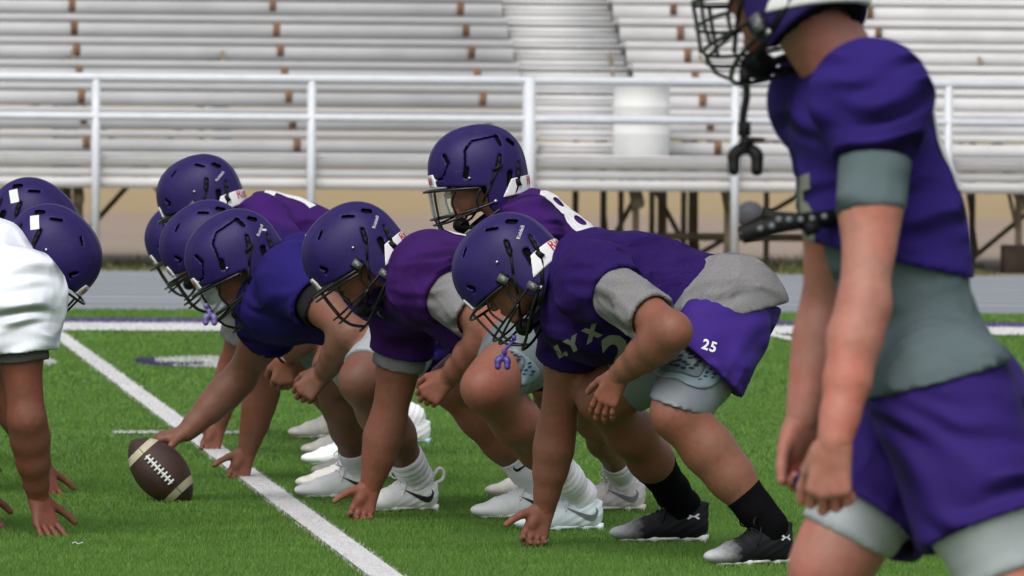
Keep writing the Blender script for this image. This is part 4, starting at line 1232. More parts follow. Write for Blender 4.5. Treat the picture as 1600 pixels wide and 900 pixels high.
        for g_ in (1, -1):
            F.ell(kn + t2 * (.30 if g_ > 0 else .26) - kf * .030 * lr + sd_ * g_ * .030 * lr, np.array((.105, .036, .036)) * lr, ax_, k=.016)
            F.ell(kn + nrm(t1) * -.035 + kf * .004 + sd_ * g_ * .030 * lr, np.array((.05, .030, .030)) * lr, np.array(axes(t1)), k=.018)
        F.ell(hip + t1 * .80 + kf * .020 * lr + sd_ * .030, np.array((.075, .036, .036)) * lr, np.array(axes(t1)), k=.018)
    pl = [F.polys(.0104 * q, .0), HD.polys((.0055 if sp.get('eyes') else .0075) * max(1, q), .0)] + [HF[s].polys(.0038 * q) for s in 'AB']
    BM = join_polys('body', pl, sk)
    joint_tint(BM, [(J['el' + s_], .05, .8) for s_ in 'AB'] + [(J['kn' + s_], .065, .75) for s_ in 'AB'] + [(J['wr' + s_] + nrm(dict(sp['hand' + s_])['f']) * .10, .06, .45) for s_ in 'AB'])
    child('body', BM, root)
    if sp.get('eyes'):
        for y in (.033, -.033):
            child('eye', Field().ell(hc + R3 @ (np.array((.084, y, -.030)) * hs), (.0118,) * 3).mesh('eye', M['eye'], .003), root)
            child('eyebrow', Field().cap(hc + R3 @ (np.array((.099, y - .014, -.008)) * hs), hc + R3 @ (np.array((.093, y + .016, -.007)) * hs), .004, k=.002).mesh('eyebrow', M['hair'], .0025), root)
    if sp.get('hair'):
        f = Field().ell(hc + R3 @ (np.array((-.010, 0, .0)) * hs), np.array((.1045, .0825, .117)) * hs, R3.T)
        f.ell(hc + R3 @ (np.array((-.058, 0, -.062)) * hs), np.array((.034, .058, .05)) * hs, R3.T, k=.02)
        f.cut(hc + R3 @ (np.array((.02, 0, 0)) * hs), R3 @ np.array((1, 0, -.2)))
        child('hair', f.mesh('hair', M['hair'], .006), root)
    vx = .0088 * q
    # ---- jersey with shoulder pads
    js = sp['jersey']; jm = M[js['m']]
    pad = js.get('pad', 1.0); b_ = js.get('b', 1.0)
    f = Field()
    hem = js['hem']
    fl = js.get('flat', .88)
    f.cap(at(hem - .25, .0), at(.55, .01), js.get('r0', .165) * b_, .172 * b_, k=.05, flat=(fr, fl))
    f.cap(at(.55, .01), at(.84, .0), .175 * b_, .15 * b_, k=.06, flat=(fr, fl))
    for bc_, br_ in js.get('blobs', ()): f.ell(bc_, br_, k=.06)
    f.cap(J['shA'], J['shB'], .088 * pad, k=.08, flat=(fr, 1.1))
    if 'belly' in js: f.ell(at(*js['belly'][:2]), np.array(js['belly'][2]), np.array((fr, lat, up)), k=.06)
    sd0 = 21 + int(abs(hc[0]) * 370) % 50
    fa = js.get('fa', 1.0)
    for s, sg in (('A', 1), ('B', -1)):
        if pad > 0:
            f.ell(J['sh' + s] + up * .028 - lat * sg * .02 + np.asarray(js.get('po', (0, 0, 0))), np.array((.112, .088, .098)) * pad, np.array((fr, lat, up)), k=.05)
    f.fold(.006 * fa, nrm(up + .5 * fr), .13, sd0, warp=2.2, wfreq=6.0, mfreq=5.0, bias=.35)
    for s in 'AB':
        arm = nrm(J['el' + s] - J['sh' + s]); pit = J['sh' + s] + arm * .10 - up * .05
        f.crease(.013 * fa, nrm(lat * (1 if s == 'A' else -1) + fr * .3 + up * .7), .10, sd0 + ord(s), bias=.45, near=(pit, .24), sharp=4)
    f.crease(.009 * fa, nrm(lat * .5 + fr + .5 * up), .13, sd0 + 7, bias=.30, sharp=4, mfreq=5.0)
    f.crease(.007 * fa, nrm(lat - .5 * fr - .5 * up), .11, sd0 + 13, bias=.2, sharp=4, mfreq=5.0)
    hn = np.asarray(js['hn'], float) if 'hn' in js else -up
    f.cut(js['hemp'] if 'hemp' in js else at(hem), hn)
    for s, sg in (('A', 1), ('B', -1)):
        sh = J['sh' + s]; a = nrm(J['el' + s] - sh)
        sl = js.get('sl' + s, js.get('sl', .5)) * np.linalg.norm(J['el' + s] - sh); rs_ = js.get('rs', .098)
        g = Field().cap(sh, sh + a * (sl + .08), js.get('rs0', .088 * pad + .004), rs_, k=.03)
        g.crease(.008 * fa, nrm(a + .3 * fr), .09, 3 + ord(s) + sd0, bias=.4, sharp=4).cut(sh + a * sl, a)
        g.cap(sh + a * sl * .72, sh + a * (sl + .1), rs_ - .021, rs_ - .017, k=.002, sub=True)
        f.part(g, k=.035)
    f.ell(J['neck'] + up * .075, (.082, .082, .095), k=.01, sub=True)
    if 'collar' in js: f.ell(at(*js['collar'][:2]), np.array(js['collar'][2]), np.array((fr, lat, up)), k=.01, sub=True)
    JM = f.mesh('jersey', jm, vx)
    jo = child('jersey', JM, root)
    bvj = bvh_of(JM)
    # ---- shirt under it
    us = sp.get('shirt')
    if us:
        f = Field()
        for s in 'AB':
            if us.get('sl' + s, us.get('sl', 0)) <= 0: continue
            sh = J['sh' + s]; L = np.linalg.norm(J['el' + s] - sh); a = nrm(J['el' + s] - sh); sl = us.get('sl' + s, us.get('sl')) * L
            rs_ = us.get('rs' + s, us.get('rs', .078))
            rs_ = max(rs_, .058 * ar + .011)
            g = Field().cap(sh, sh + a * (sl + .06), .066 * ar + .009, rs_, k=.02)
            g.crease(.007, nrm(a + .5 * np.cross(a, fr)), .075, 17 + ord(s), bias=.4, sharp=4).cut(sh + a * sl, nrm(a + np.asarray(us.get('cn' + s, (0, 0, 0)))))
            g.cap(sh + a * sl * .75, sh + a * (sl + .1), rs_ - .016, rs_ - .012, k=.002, sub=True)
            f.part(g, k=.004)
        if 'hem' not in us: f.cap(at(.45), at(.8), .11, .11, k=.03, flat=(fr, .8)); f.cap(J['shA'], J['shB'], .06, k=.03)
        else:
            g = Field(); g.cap(J['shA'], J['shB'], .06, k=.03)
            g.cap(at(us['hem'] - .1), at(.5, .008), us.get('r', .15) * b_, us.get('r1', .155) * b_, k=.04, flat=(fr, .82))
            if us.get('hipr'):
                g.cap(J['hipA'], J['hipB'], us['hipr'], k=.06)
                if 'hemp' in us: g.ell(pel - fr * sp['shorts'].get('bo', .055) - up * .02, np.array((.115, .165, .13)) * lr * sp['shorts'].get('butt', 1) + .012, np.array((fr, lat, up)), k=.05)
            if 'belly' in us: g.ell(at(*us['belly'][:2]), np.array(us['belly'][2]), np.array((fr, lat, up)), k=.06)
            g.crease(.007, nrm(fr + .25 * lat), .075, 61, bias=.5, sharp=4).crease(.007, nrm(fr + .6 * up), .09, 62, bias=.25, sharp=4)
            g.cut(us['hemp'] if 'hemp' in us else at(us['hem']), np.asarray(us['hn'], float) if 'hn' in us else -up)
            f.part(g, k=.004)
        child('undershirt', f.mesh('undershirt', M[us['m']], vx), root)
    # ---- tights, shorts, socks
    tg = sp.get('tights')
    if tg:
        f = Field().cap(J['hipA'], J['hipB'], .10 * lr, k=.02)
        for s in 'AB':
            hip, kn = J['hip' + s], J['kn' + s]; t1 = kn - hip; kf = nrm(kn - (hip + ank[s]) / 2)
            e_ = tg.get('e' + s, tg.get('e', .86))
            g = Field().chain([hip + t1 * .1, hip + t1 * .5 + kf * .012, hip + t1 * .86, kn + t1 * .1], [.116 * lr, .107 * lr, .082 * lr, .075 * lr], k=.04)
            g.ell(kn + kf * .020 * lr, (.047 * lr,) * 3, k=.03)
            g.fold(.006, nrm(t1 + kf * .06 * np.linalg.norm(t1)), .045, 71 + ord(s), near=(hip + t1 * .75, .16)).cut(*(tg['cut' + s] if 'cut' + s in tg else (hip + t1 * e_, nrm(nrm(t1) + np.asarray(tg.get('n' + s, (0, 0, 0)))))))
            f.part(g, k=.004)
        to = child('tights', f.mesh('tights', M[tg['m']], vx), root)
        if tg.get('pads'): thigh_pads(root, to, J, tg['pads'], ank)
    so_ = sp['shorts']; f = Field()
    f.cap(J['hipA'], J['hipB'], .128 * lr, k=.05)
    f.cap(at(.10), at(.24), .135 * tb, .14 * tb, k=.05, flat=(fr, .88))
    f.ell(pel - fr * so_.get('bo', .055) - up * .02, np.array((.115, .165, .13)) * lr * so_.get('butt', 1), np.array((fr, lat, up)), k=.05)
    for s in 'AB':
        hip, kn = J['hip' + s], J['kn' + s]; t1 = kn - hip; l = so_.get('l' + s, so_.get('l', .68))
        l2 = .92 if 'cut' + s in so_ else l + .15
        of_ = np.asarray(so_.get('off' + s, (0, 0, 0)), float)
        g = Field().cap(hip, hip + t1 * l2, .128 * lr, so_.get('r', .128) * lr, k=.03)
        if 'off' + s in so_: g.cap(hip + t1 * .25 + of_ * .6, hip + t1 * l2 + of_, .128 * lr, so_.get('r', .128) * lr, k=.03)
        g.crease(.010, nrm(t1), .09, 81 + ord(s), bias=.35, sharp=4).crease(.008, nrm(lat + .3 * fr), .10, 93, bias=.2, sharp=4).cut(*(so_['cut' + s] if 'cut' + s in so_ else (hip + t1 * l, nrm(nrm(t1) + np.asarray(so_.get('n' + s, (0, 0, 0)))))))
        g.cap(hip + t1 * (l - .16) + of_ * .5, hip + t1 * (l + .2) + of_ * .5, so_.get('r', .128) * lr - .022, so_.get('r', .128) * lr - .019, k=.002, sub=True)
        f.part(g, k=.03)
    for bc_, br_ in so_.get('blobs', ()): f.ell(bc_, br_, k=.05)
    f.cut(at(so_.get('w', .22)), up)
    if 'top' in so_: f.cut(*so_['top'])
    SM = f.mesh('shorts', M[so_['m']], vx)
    child('shorts', SM, root)
    for s in 'AB':
        k = sp.get('sock' + s)
        if not k: continue
        kn, an = J['kn' + s], ank[s]; t2 = an - kn
        m_, fr_, logo = k
        kf = nrm(kn - (J['hip' + s] + an) / 2)
        g = Field().chain([kn, kn + t2 * .30 - kf * .014 * lr, kn + t2 * .55 - kf * .010 * lr, kn + t2 * .85, an, an + np.array((0, 0, -.03))], [.066 * lr, .0715 * lr, .0645 * lr, .0475 * lr, .044 * lr, .042], k=.03)
        g.cut(kn + t2 * fr_, -nrm(t2))
        g.fold(.003, nrm(t2), .024, 7 + ord(s), bias=.6)
        me = g.mesh('sock', M[m_], .005)
        o = child('sock', me, root)
        if logo:
            d = nrm(t2); lp = [(a * .062, b * .075) for a, b in SWOOSH]
            U = nrm(np.array((1, 0, .30)) if logo == 1 else np.array((1, 0, .55)))
            vv, ff = decal(poly_2d([lp], .01), kn + t2 * (fr_ + (1 - fr_) * .38) + np.array((0, -.05, 0)), U, np.cross((0, -1, 0), U), bvh_of(me), .0015, .2)
            if len(ff): child('logo', mesh_np('logo', vv, [ff], M['black_ink']), o)
    return dict(root=root, J=J, at=at, fr=fr, up=up, lat=lat, jersey=jo, bvj=bvj, shorts_bvh=bvh_of(SM), ank=ank, helmet=(hc, R))
def axes(a):
    a = nrm(a); b = nrm(np.cross(a, (0.2, 0.9, 0.35))); return (a, b, np.cross(a, b))

def raised(vf, O, U, V, bvh, lift, name, m, sink=.004):
    """a flat outline laid on a surface as a plate with thickness"""
    v, f = decal(vf, O, U, V, bvh, lift)
    v0, f0 = decal(vf, O, U, V, bvh, -sink)
    n = len(v); cnt = {}
    for t in f:
        for a, b in ((t[0], t[1]), (t[1], t[2]), (t[2], t[0])): cnt[(a, b)] = 1
    q = [(a, n + a, n + b, b) for (a, b) in cnt if (b, a) not in cnt]
    return mesh_np(name, np.concatenate([v, v0]), [f, np.array(q).reshape(-1, 4)], m, True)
def thigh_pads(root, to, J, pads, ank):
    bv = bvh_of(to.data)
    for pd in pads:
        ox, oy, D, k, mir = pd
        O = P(ox, oy, D); S_ = D / F_PX
        cv = lambda pts: [((x - 370) / 6.43 * S_ * k, -(y - 350) / 6.43 * S_ * k) for x, y in pts]
        rnd = lambda pts: [tuple(p) for p in smooth_path([np.array((a, b, 0.)) for a, b in pts], 4, True)]
        r2 = lambda pts: [(p[0], p[1]) for p in rnd(pts)]
        U, V = (1, 0, 0), (0, 0, 1)
        fr_ = raised(poly_2d([r2(cv([(30, 410), (60, 330), (240, 205), (430, 190), (600, 300), (700, 430), (640, 530), (520, 570), (380, 540), (230, 470), (90, 460)]))], .012), O, U, V, bv, .007, 'thigh_pad', M['pad_frame'])
        fo = child('thigh_pad', fr_, to)
        child('pad_plate', raised(poly_2d([r2(cv([(70, 390), (130, 310), (250, 220), (420, 205), (545, 290), (490, 430), (420, 450), (280, 410)]))], .012), O, U, V, bv, .012, 'pad_plate', M['pad_plate']), fo)
        hv, hf, n = [], [], 0
        hm = []
        for i, (x, y) in enumerate([(150, 312), (200, 335), (215, 300), (285, 243), (270, 285), (250, 340), (320, 305), (380, 262), (352, 330), (385, 225), (470, 300), (440, 335), (310, 362), (395, 365), (480, 265), (440, 250),
                                    (592, 375), (550, 408), (628, 425), (535, 447), (612, 460), (480, 474), (590, 335)]):
            a, b = (31, 14) if i < 16 else (24, 12)
            el = cv([(x + a * math.cos(t_) * (1 - .2 * math.sin(2 * t_)), y + b * math.sin(t_) + 5 * math.cos(t_ + i)) for t_ in np.linspace(0, 2 * math.pi, 8, endpoint=False)])[::-1]
            v, f = decal(poly_2d([el], .02), O, U, V, bv, .0135 if i < 16 else .0085)
            if len(f): hv.append(v); hf.append(f + n); n += len(v); hm += [0 if i < 16 else 1] * len(f)
        if hv: child('pad_opening', mesh_np('pad_opening', np.concatenate(hv), [np.concatenate(hf)], M['pad_hole'], False, [M['pad_hole'], M['blue_hole']], hm), fo)

def print_on(p, bvh, txt, size, O, U, V, m, shear=0.0, offset=0.0, parent=None, name='printed_letter', lift=.002):
    """figures and letters, each laid on the cloth by itself"""
    if not isinstance(txt, str): items = [(txt, 0.0)]
    else:
        items, x = [], 0.0
        for ch in txt:
            vf = text_2d(ch, size, shear, offset); w_ = vf[0][:, 0].max() - vf[0][:, 0].min(); c_ = (vf[0][:, 0].max() + vf[0][:, 0].min()) / 2
            items.append((vf, x + w_ / 2 - c_)); x += w_ + size * .10
        items = [(vf, o - (x - size * .10) / 2) for vf, o in items]
    for vf, o in items:
        v, f = decal((vf[0] + np.array((o, 0.0)), vf[1]), O, U, V, bvh, lift)
        if len(f): child(name, mesh_np(name, v, [f], m), parent or p['jersey'])

GP = 'football players in purple practice jerseys'
GW = 'football players in white practice jerseys'
g0 = lambda px, D: np.array((P(px, 450, D)[0], D, 0.0))
TRI_F = dict(pose=TRI, f=(-.32, -.30, -.90), n=(.05, -1, -.15), th=(-1, 0, 0))
players = {}

# --- front tackle
J = dict(head=P(792, 418, 23.75), neck=P(893, 420, 23.72), shA=P(935, 440, 23.40), shB=P(900, 485, 23.92),
         elA=P(1050, 518, 23.08), wrA=P(968, 585, 23.28), elB=P(870, 668, 24.08), wrB=P(851, 793, 24.14),
         hipA=P(1128, 515, 23.48), hipB=P(1120, 515, 23.85), knA=P(1056, 648, 23.20), knB=P(940, 622, 23.95),
         heelA=G(1236, 880), toeA=G(1083, 884), heelB=G(1106, 846), toeB=G(953, 845))
players['t1'] = dict(fx=-1, J=J, pel=P(1132, 488, 23.62), head=(-13, 46, 0), skin='skin1', group=GP, chest=(-.4, 0, -1),
    label='player with grey shirt tail and black socks, shorts numbered 25, nearest of the crouching line',
    helmet='vent', mask='plain', extra=('print',), ar=1.08, lr=1.05, tb=1.0, hs=1.0,
    handA=dict(pose=DRAPE, f=(-.42, .25, -.87), n=(.45, .85, 0), th=(-1, 0, -.3)), handB=TRI_F,
    jersey=dict(m='jersey_a', hem=-.02, hemp=P(1146, 442, 23.6), hn=(.90, 0, -.43), slA=.26, slB=.42, rs=.100, pad=1.06, r0=.170, flat=.93, blobs=[(P(935, 505, 23.75), (.16, .20, .125)), (P(1010, 470, 23.7), (.15, .17, .12))]),
    shirt=dict(m='grey_shirt', slA=.74, slB=.42, rsA=.080, rsB=.080, hem=.0, hemp=P(1160, 488, 23.6), hn=(.22, 0, -1), r=.150, r1=.14, hipr=.150),
    tights=dict(m='tights', e=.80, cutA=(P(1056, 636, 23.2), (-.30, 0, -.95)), pads=[(1078, 574, 23.1, 1.0, 0)]),
    shorts=dict(m='shorts_a', l=.62, r=.140, w=.16, bo=.045, butt=1.0, offA=(-.035, 0, .015), top=(P(1160, 470, 23.3), (.21, 0, 1)), cutA=(P(1103, 573, 23.3), (-.66, -.08, -.75))),
    shoeA=('fade', 0, 1.02, False), shoeB=('fade', 0, 1.02, False), sockA=('sock_b', .70, 0), sockB=('sock_b', .62, 0))
# --- guard
J = dict(head=P(552, 395, 25.4), neck=P(645, 412, 25.35), shA=P(672, 440, 25.12), shB=P(640, 480, 25.6),
         elA=P(775, 515, 24.86), wrA=P(702, 588, 25.1), elB=P(606, 660, 25.68), wrB=P(580, 758, 25.72),
         hipA=P(872, 505, 25.0), hipB=P(865, 505, 25.4), knA=P(757, 606, 24.62), knB=P(705, 600, 25.7),
         heelA=G(940, 827), toeA=G(797, 829), heelB=G(876, 809), toeB=G(734, 809))
players['g1'] = dict(fx=-1, J=J, head=(0, 40, 0), skin='skin2', group=GP, chest=(-.4, 0, -1),
    label='violet jersey player with grey sleeves and white crew socks, fist before his knee',
    helmet='vent', mask='double', extra=('print',), ar=1.11, lr=1.05, tb=1.05,
    handA=dict(pose=FIST, f=(-.72, .1, -.70), n=(-.05, 1, -.15), th=(-.6, 0, .8)), handB=TRI_F,
    jersey=dict(m='jersey_b', hem=.22, slA=.30, slB=.40, rs=.104, pad=1.12, b=1.02, belly=(.42, .07, (.15, .19, .18))),
    shirt=dict(m='grey_shirt', slA=.72, slB=.52, rsA=.086, rsB=.086),
    tights=dict(m='dark_tights', e=.80, nA=(-.1, 0, .35), pads=[(795, 568, 24.75, .95, 0)]),
    shorts=dict(m='shorts_a', l=.44, r=.136),
    shoeA=('ice', 0, 1.02, False), shoeB=('white', 0, 1.0, False), sockA=('sock_w', .68, 2), sockB=('sock_w', .70, 1))
# --- center with the ball
J = dict(head=P(366, 402, 26.6), neck=P(452, 415, 26.6), shA=P(462, 435, 26.35), shB=P(432, 490, 26.8),
         elA=P(548, 522, 26.1), wrA=P(505, 583, 26.3), elB=P(374, 592, 26.95), wrB=P(290, 676, 26.9),
         hipA=P(668, 500, 26.3), hipB=P(662, 500, 26.7), knA=P(565, 596, 25.98), knB=P(520, 590, 26.95),
         heelA=G(683, 797), toeA=G(541, 799), heelB=G(594, 777), toeB=G(455, 777))
players['c1'] = dict(fx=-1, J=J, head=(4, 34, 0), skin='skin3', group=GP, chest=(-.3, 0, -1),
    label='center in blue purple jersey reaching down to hold the brown football',
    helmet='flex', mask='plain', lens=True, extra=('print', 'scuff'), ar=1.05, lr=1.08, tb=1.05,
    handA=dict(pose=FIST, f=(-.70, .05, -.72), n=(.1, 1, -.2), th=(-.6, 0, .8)),
    handB=dict(pose=dict(curl=(.42, .35, .3), thumb=((.55, .75, .25), (.75, .45, .5)), spread=1.0), f=(-.97, .05, -.20), n=(-.12, .25, -1), th=(0, -1, 0)),
    jersey=dict(m='jersey_c', hem=.20, slA=.42, slB=.36, rs=.106, pad=1.08, b=1.02, blobs=[(P(450, 475, 26.6), (.175, .20, .135)), (P(530, 480, 26.55), (.15, .18, .12))]),
    shirt=dict(m='black_shirt', slA=.55, slB=.42, rs=.082, rsB=.098),
    tights=dict(m='pale_tights', e=.86, nA=(.1, 0, -.2)),
    shorts=dict(m='shorts_a', l=.42, r=.13),
    shoeA=('white', 0, 1.0, True), shoeB=('white', 0, 1.0, False), sockA=('sock_w', .76, 0), sockB=('sock_w', .78, 0))
# --- far guard
J = dict(head=P(322, 384, 28.2), neck=P(405, 398, 28.2), shA=P(420, 420, 27.95), shB=P(415, 465, 28.5),
         elA=P(492, 508, 27.75), wrA=P(448, 556, 27.9), elB=P(412, 612, 28.6), wrB=P(386, 705, 28.65),
         hipA=P(612, 480, 27.95), hipB=P(606, 480, 28.35), knA=P(520, 575, 27.7), knB=P(480, 570, 28.7),
         heelA=G(590, 764), toeA=G(461, 764), heelB=G(610, 745), toeB=G(480, 745))
players['g2'] = dict(fx=-1, J=J, head=(0, 36, 0), skin='skin1', group=GP, chest=(-.4, 0, -1), q=1.15,
    label='lineman just beyond the center wearing a white wristband, mostly hidden by him',
    helmet='vent', mask='double', ar=1.06, lr=1.0,
    handA=dict(pose=FIST, f=(-.15, .1, -1), n=(-.1, 1, -.1), th=(-1, 0, .1)), handB=TRI_F,
    jersey=dict(m='jersey_a', hem=.25, sl=.42, rs=.105, b=.95), shorts=dict(m='shorts_a', l=.55), tights=dict(m='tights', e=.86),
    shoeA=('cream', 0, .98, False), shoeB=('cream', 0, .98, False), sockA=('sock_w', .78, 0), sockB=('sock_w', .78, 0))
# --- far tackle
J = dict(head=P(312, 306, 30.4), neck=P(395, 340, 30.4), shA=P(415, 352, 30.15), shB=P(400, 400, 30.7),
         elA=P(478, 452, 29.95), wrA=P(432, 522, 30.1), elB=P(366, 565, 31.0), wrB=P(341, 664, 31.05),
         hipA=P(560, 415, 30.2), hipB=P(556, 415, 30.6), knA=P(480, 540, 29.9), knB=P(450, 545, 30.9),
         heelA=G(590, 726), toeA=G(473, 726), heelB=G(586, 711), toeB=G(468, 711))
players['t2'] = dict(fx=-1, J=J, head=(-10, 24, 0), skin='skin2', group=GP, chest=(-.4, 0, -1), q=1.2,
    label='far lineman with raised head and white number marks on his violet back',
    helmet='vent', mask='plain', extra=('print',), ar=1.05, lr=1.0,
    handA=dict(pose=FIST, f=(-.2, .1, -1), n=(-.1, 1, -.1), th=(-1, 0, .1)), handB=TRI_F,
    jersey=dict(m='jersey_q', hem=.32, sl=.42, rs=.105, b=.95), shirt=dict(m='grey_shirt', sl=.75, hem=.1, hipr=.12), shorts=dict(m='shorts_a', l=.55), tights=dict(m='tights', e=.86),
    shoeA=('white', 0, .98, False), shoeB=('cream', 0, .98, False), sockA=('sock_w', .78, 0), sockB=('sock_w', .78, 0))
# --- end, farthest
J = dict(head=P(290, 372, 32.2), neck=P(360, 388, 32.2), shA=P(378, 400, 31.95), shB=P(365, 425, 32.45),
         elA=P(440, 480, 31.8), wrA=P(455, 560, 31.7), elB=P(430, 500, 32.6), wrB=P(430, 580, 32.5),
         hipA=P(540, 440, 32.0), hipB=P(538, 440, 32.4), knA=P(470, 560, 31.8), knB=P(450, 560, 32.6),
         heelA=G(672, 692), toeA=G(560, 692), heelB=G(560, 684), toeB=G(450, 684))
players['e1'] = dict(fx=-1, J=J, head=(0, 34, 0), skin='skin1', group=GP, chest=(-.4, 0, -1), q=1.4,
    label='farthest lineman, only the front of his helmet showing past the others',
    helmet='vent', mask='plain', handA=dict(pose=LOOSE, f=(-.4, 0, -1), n=(.5, .8, 0), th=(-1, 0, 0)), handB=dict(pose=LOOSE, f=(-.4, 0, -1), n=(.5, -.8, 0), th=(-1, 0, 0)),
    jersey=dict(m='jersey_a', hem=.28, sl=.42, rs=.10, b=.9), shorts=dict(m='shorts_a', l=.6), tights=dict(m='tights', e=.86),
    shoeA=('lightblue', 0, .98, False), shoeB=('cream', 0, .98, False), sockA=('sock_w', .78, 0), sockB=('sock_w', .78, 0))
# --- quarterback
J = dict(head=P(746, 268, 26.3), neck=P(812, 330, 26.3), shA=P(828, 362, 26.1), shB=P(800, 372, 26.5),
         elA=P(800, 500, 25.95), wrA=P(735, 520, 26.15), elB=P(775, 490, 26.6), wrB=P(725, 515, 26.4),
         hipA=P(965, 500, 26.1), hipB=P(960, 500, 26.45), knA=P(908, 612, 25.75), knB=P(860, 600, 26.7),
         heelA=G(1008, 797), toeA=G(874, 797), heelB=G(890, 778), toeB=G(756, 777))
players['q1'] = dict(fx=-1, J=J, head=(6, 12, 0), skin='skin6', group=GP, chest=(-1, 0, -.5),
    label='quarterback looking up over the linemen through a clear visor, violet jersey with white back number',
    helmet='flex', mask='plain', lens=True, eyes=True, hair=True, ar=.98, lr=.92, tb=.92,
    handA=dict(pose=LOOSE, f=(-1, .2, -.1), n=(0, 1, 0), th=(0, 0, 1)), handB=dict(pose=LOOSE, f=(-1, -.2, -.1), n=(0, -1, 0), th=(0, 0, 1)),
    jersey=dict(m='jersey_q', hem=.25, sl=.45, rs=.095, pad=.95, b=.92), shorts=dict(m='shorts_a', l=.62, r=.135), tights=dict(m='pale_tights', e=.90),
    shoeA=('pink', 0, .98, False), shoeB=('cream', 0, .98, False), sockA=('sock_w', .78, 1), sockB=('sock_w', .78, 0))
# --- standing player
J = dict(head=P(1220, -52, 14.3), neck=P(1328, 108, 14.32), shA=P(1372, 175, 14.1), shB=P(1300, 185, 14.52),
         elA=P(1350, 478, 14.0), wrA=P(1304, 690, 13.93), elB=P(1292, 480, 14.66), wrB=P(1254, 655, 14.6),
         hipA=P(1476, 630, 14.13), hipB=P(1455, 630, 14.46), knA=P(1592, 950, 14.05), knB=P(1292, 890, 14.34),
         heelA=g0(1770, 14.1), toeA=g0(1530, 14.05), heelB=g0(1310, 14.4), toeB=g0(1060, 14.4))
players['r1'] = dict(fx=-1, J=J, head=(-45, 12, 0), skin='skin4', group=GP, chest=(-1, 0, -.1),
    label='upright player walking at the right with arms hanging, slate grey undershirt showing',
    helmet='vent', mask='cage', hair=True, ar=.85, lr=.95, tb=.92, hscale=1.0, hs=.98,
    handA=dict(pose=LOOSE, f=(-.10, .05, -1), n=(.25, 1, 0), th=(-1, 0, 0)), handB=dict(pose=LOOSE, f=(-.12, 0, -1), n=(.5, -.8, 0), th=(-1, 0, 0)),
    jersey=dict(m='jersey_r', hem=.42, hn=(-.22, 0, -1), slA=.24, slB=.3, rs=.072, rs0=.066, pad=.94, po=(-.01, -.034, .012), b=.93, r0=.150, flat=.82, fa=.4),
    shirt=dict(m='teal_shirt', slA=.53, slB=.5, rs=.058, hem=.075, hn=(.27, 0, -1), r=.136, hipr=.140, cnA=(.15, 0, .0)),
    tights=dict(m='pale_tights', e=.86, cutB=(P(1290, 825, 14.3), (-.45, 0, -.9))), shorts=dict(m='shorts_r', lA=.62, lB=.71, r=.142, w=.12),
    shoeA=('white', 12, 1.0, False), shoeB=('white', 0, 1.0, False))
# --- defenders, facing right
J = dict(head=P(80, 398, 24.7), neck=P(-8, 412, 24.7), shA=P(24, 462, 24.42), shB=P(-20, 460, 24.95),
         elA=P(42, 655, 24.42), wrA=P(60, 776, 24.55), elB=P(-30, 650, 25.0), wrB=P(-40, 760, 24.95),
         hipA=P(-235, 430, 24.55), hipB=P(-235, 430, 24.95), knA=P(-150, 620, 24.3), knB=P(-190, 640, 25.2),
         heelA=G(-330, 845), toeA=G(-180, 848), heelB=G(-400, 815), toeB=G(-250, 815))
SPL = dict(pose=SPLAY, f=(.26, -.20, -.92), n=(-.45, .80, -.35), th=(1, .3, 0))
players['d1'] = dict(fx=1, J=J, head=(4, 46, 0), skin='skin5', group=GW, chest=(.4, 0, -1),
    label='defender in white jersey at the left edge, splayed hand on the turf',
    helmet='vent', mask='plain', extra=('sticker_r',), ar=1.08, lr=1.1, tb=1.05, hs=1.04, hscale=.96,
    handA=SPL, handB=SPL, jersey=dict(m='jersey_w', hem=.15, slA=.46, slB=.46, rs=.126, pad=1.22, b=1.08, blobs=[(P(-28, 440, 24.6), (.175, .16, .205)), (P(30, 478, 24.45), (.13, .13, .13))]),
    shirt=dict(m='dark_grey_shirt', slA=.54, slB=.54, rs=.088), tights=dict(m='tights', e=.86), shorts=dict(m='shorts_a', l=.6),
    shoeA=('white', 0, 1.0, False), shoeB=('white', 0, 1.0, False), sockA=('sock_w', .75, 0), sockB=('sock_w', .75, 0))
J = dict(head=P(50, 352, 27.2), neck=P(-28, 385, 27.2), shA=P(-14, 430, 26.95), shB=P(-30, 440, 27.5),
         elA=P(8, 620, 27.2), wrA=P(66, 728, 27.3), elB=P(-60, 610, 27.6), wrB=P(-50, 700, 27.6),
         hipA=P(-250, 390, 27.0), hipB=P(-250, 390, 27.4), knA=P(-170, 570, 26.9), knB=P(-200, 580, 27.7),
         heelA=G(-330, 785), toeA=G(-195, 787), heelB=G(-370, 765), toeB=G(-240, 765))
players['d2'] = dict(fx=1, J=J, head=(2, 40, 0), skin='skin5', group=GW, chest=(.4, 0, -1), q=1.3,
    label='second defender behind the white jersey, stickered helmet showing above the nearer one',
    helmet='vent', mask='plain', extra=('sticker_r',), ar=1.08, handA=SPL, handB=SPL, jersey=dict(m='jersey_w', hem=.15, sl=.45, rs=.10, pad=.9, b=.92),
    tights=dict(m='tights', e=.86), shorts=dict(m='shorts_a', l=.6), shoeA=('white', 0, 1.0, False), shoeB=('white', 0, 1.0, False))
J = dict(head=P(-51, 360, 29.4), neck=P(-125, 388, 29.4), shA=P(-112, 420, 29.2), shB=P(-130, 430, 29.6),
         elA=P(-100, 580, 29.2), wrA=P(-70, 680, 29.3), elB=P(-140, 580, 29.8), wrB=P(-120, 680, 29.8),
         hipA=P(-330, 390, 29.2), hipB=P(-330, 390, 29.6), knA=P(-260, 550, 29.1), knB=P(-280, 560, 29.9),
         heelA=G(-400, 740), toeA=G(-275, 742), heelB=G(-440, 725), toeB=G(-310, 725))
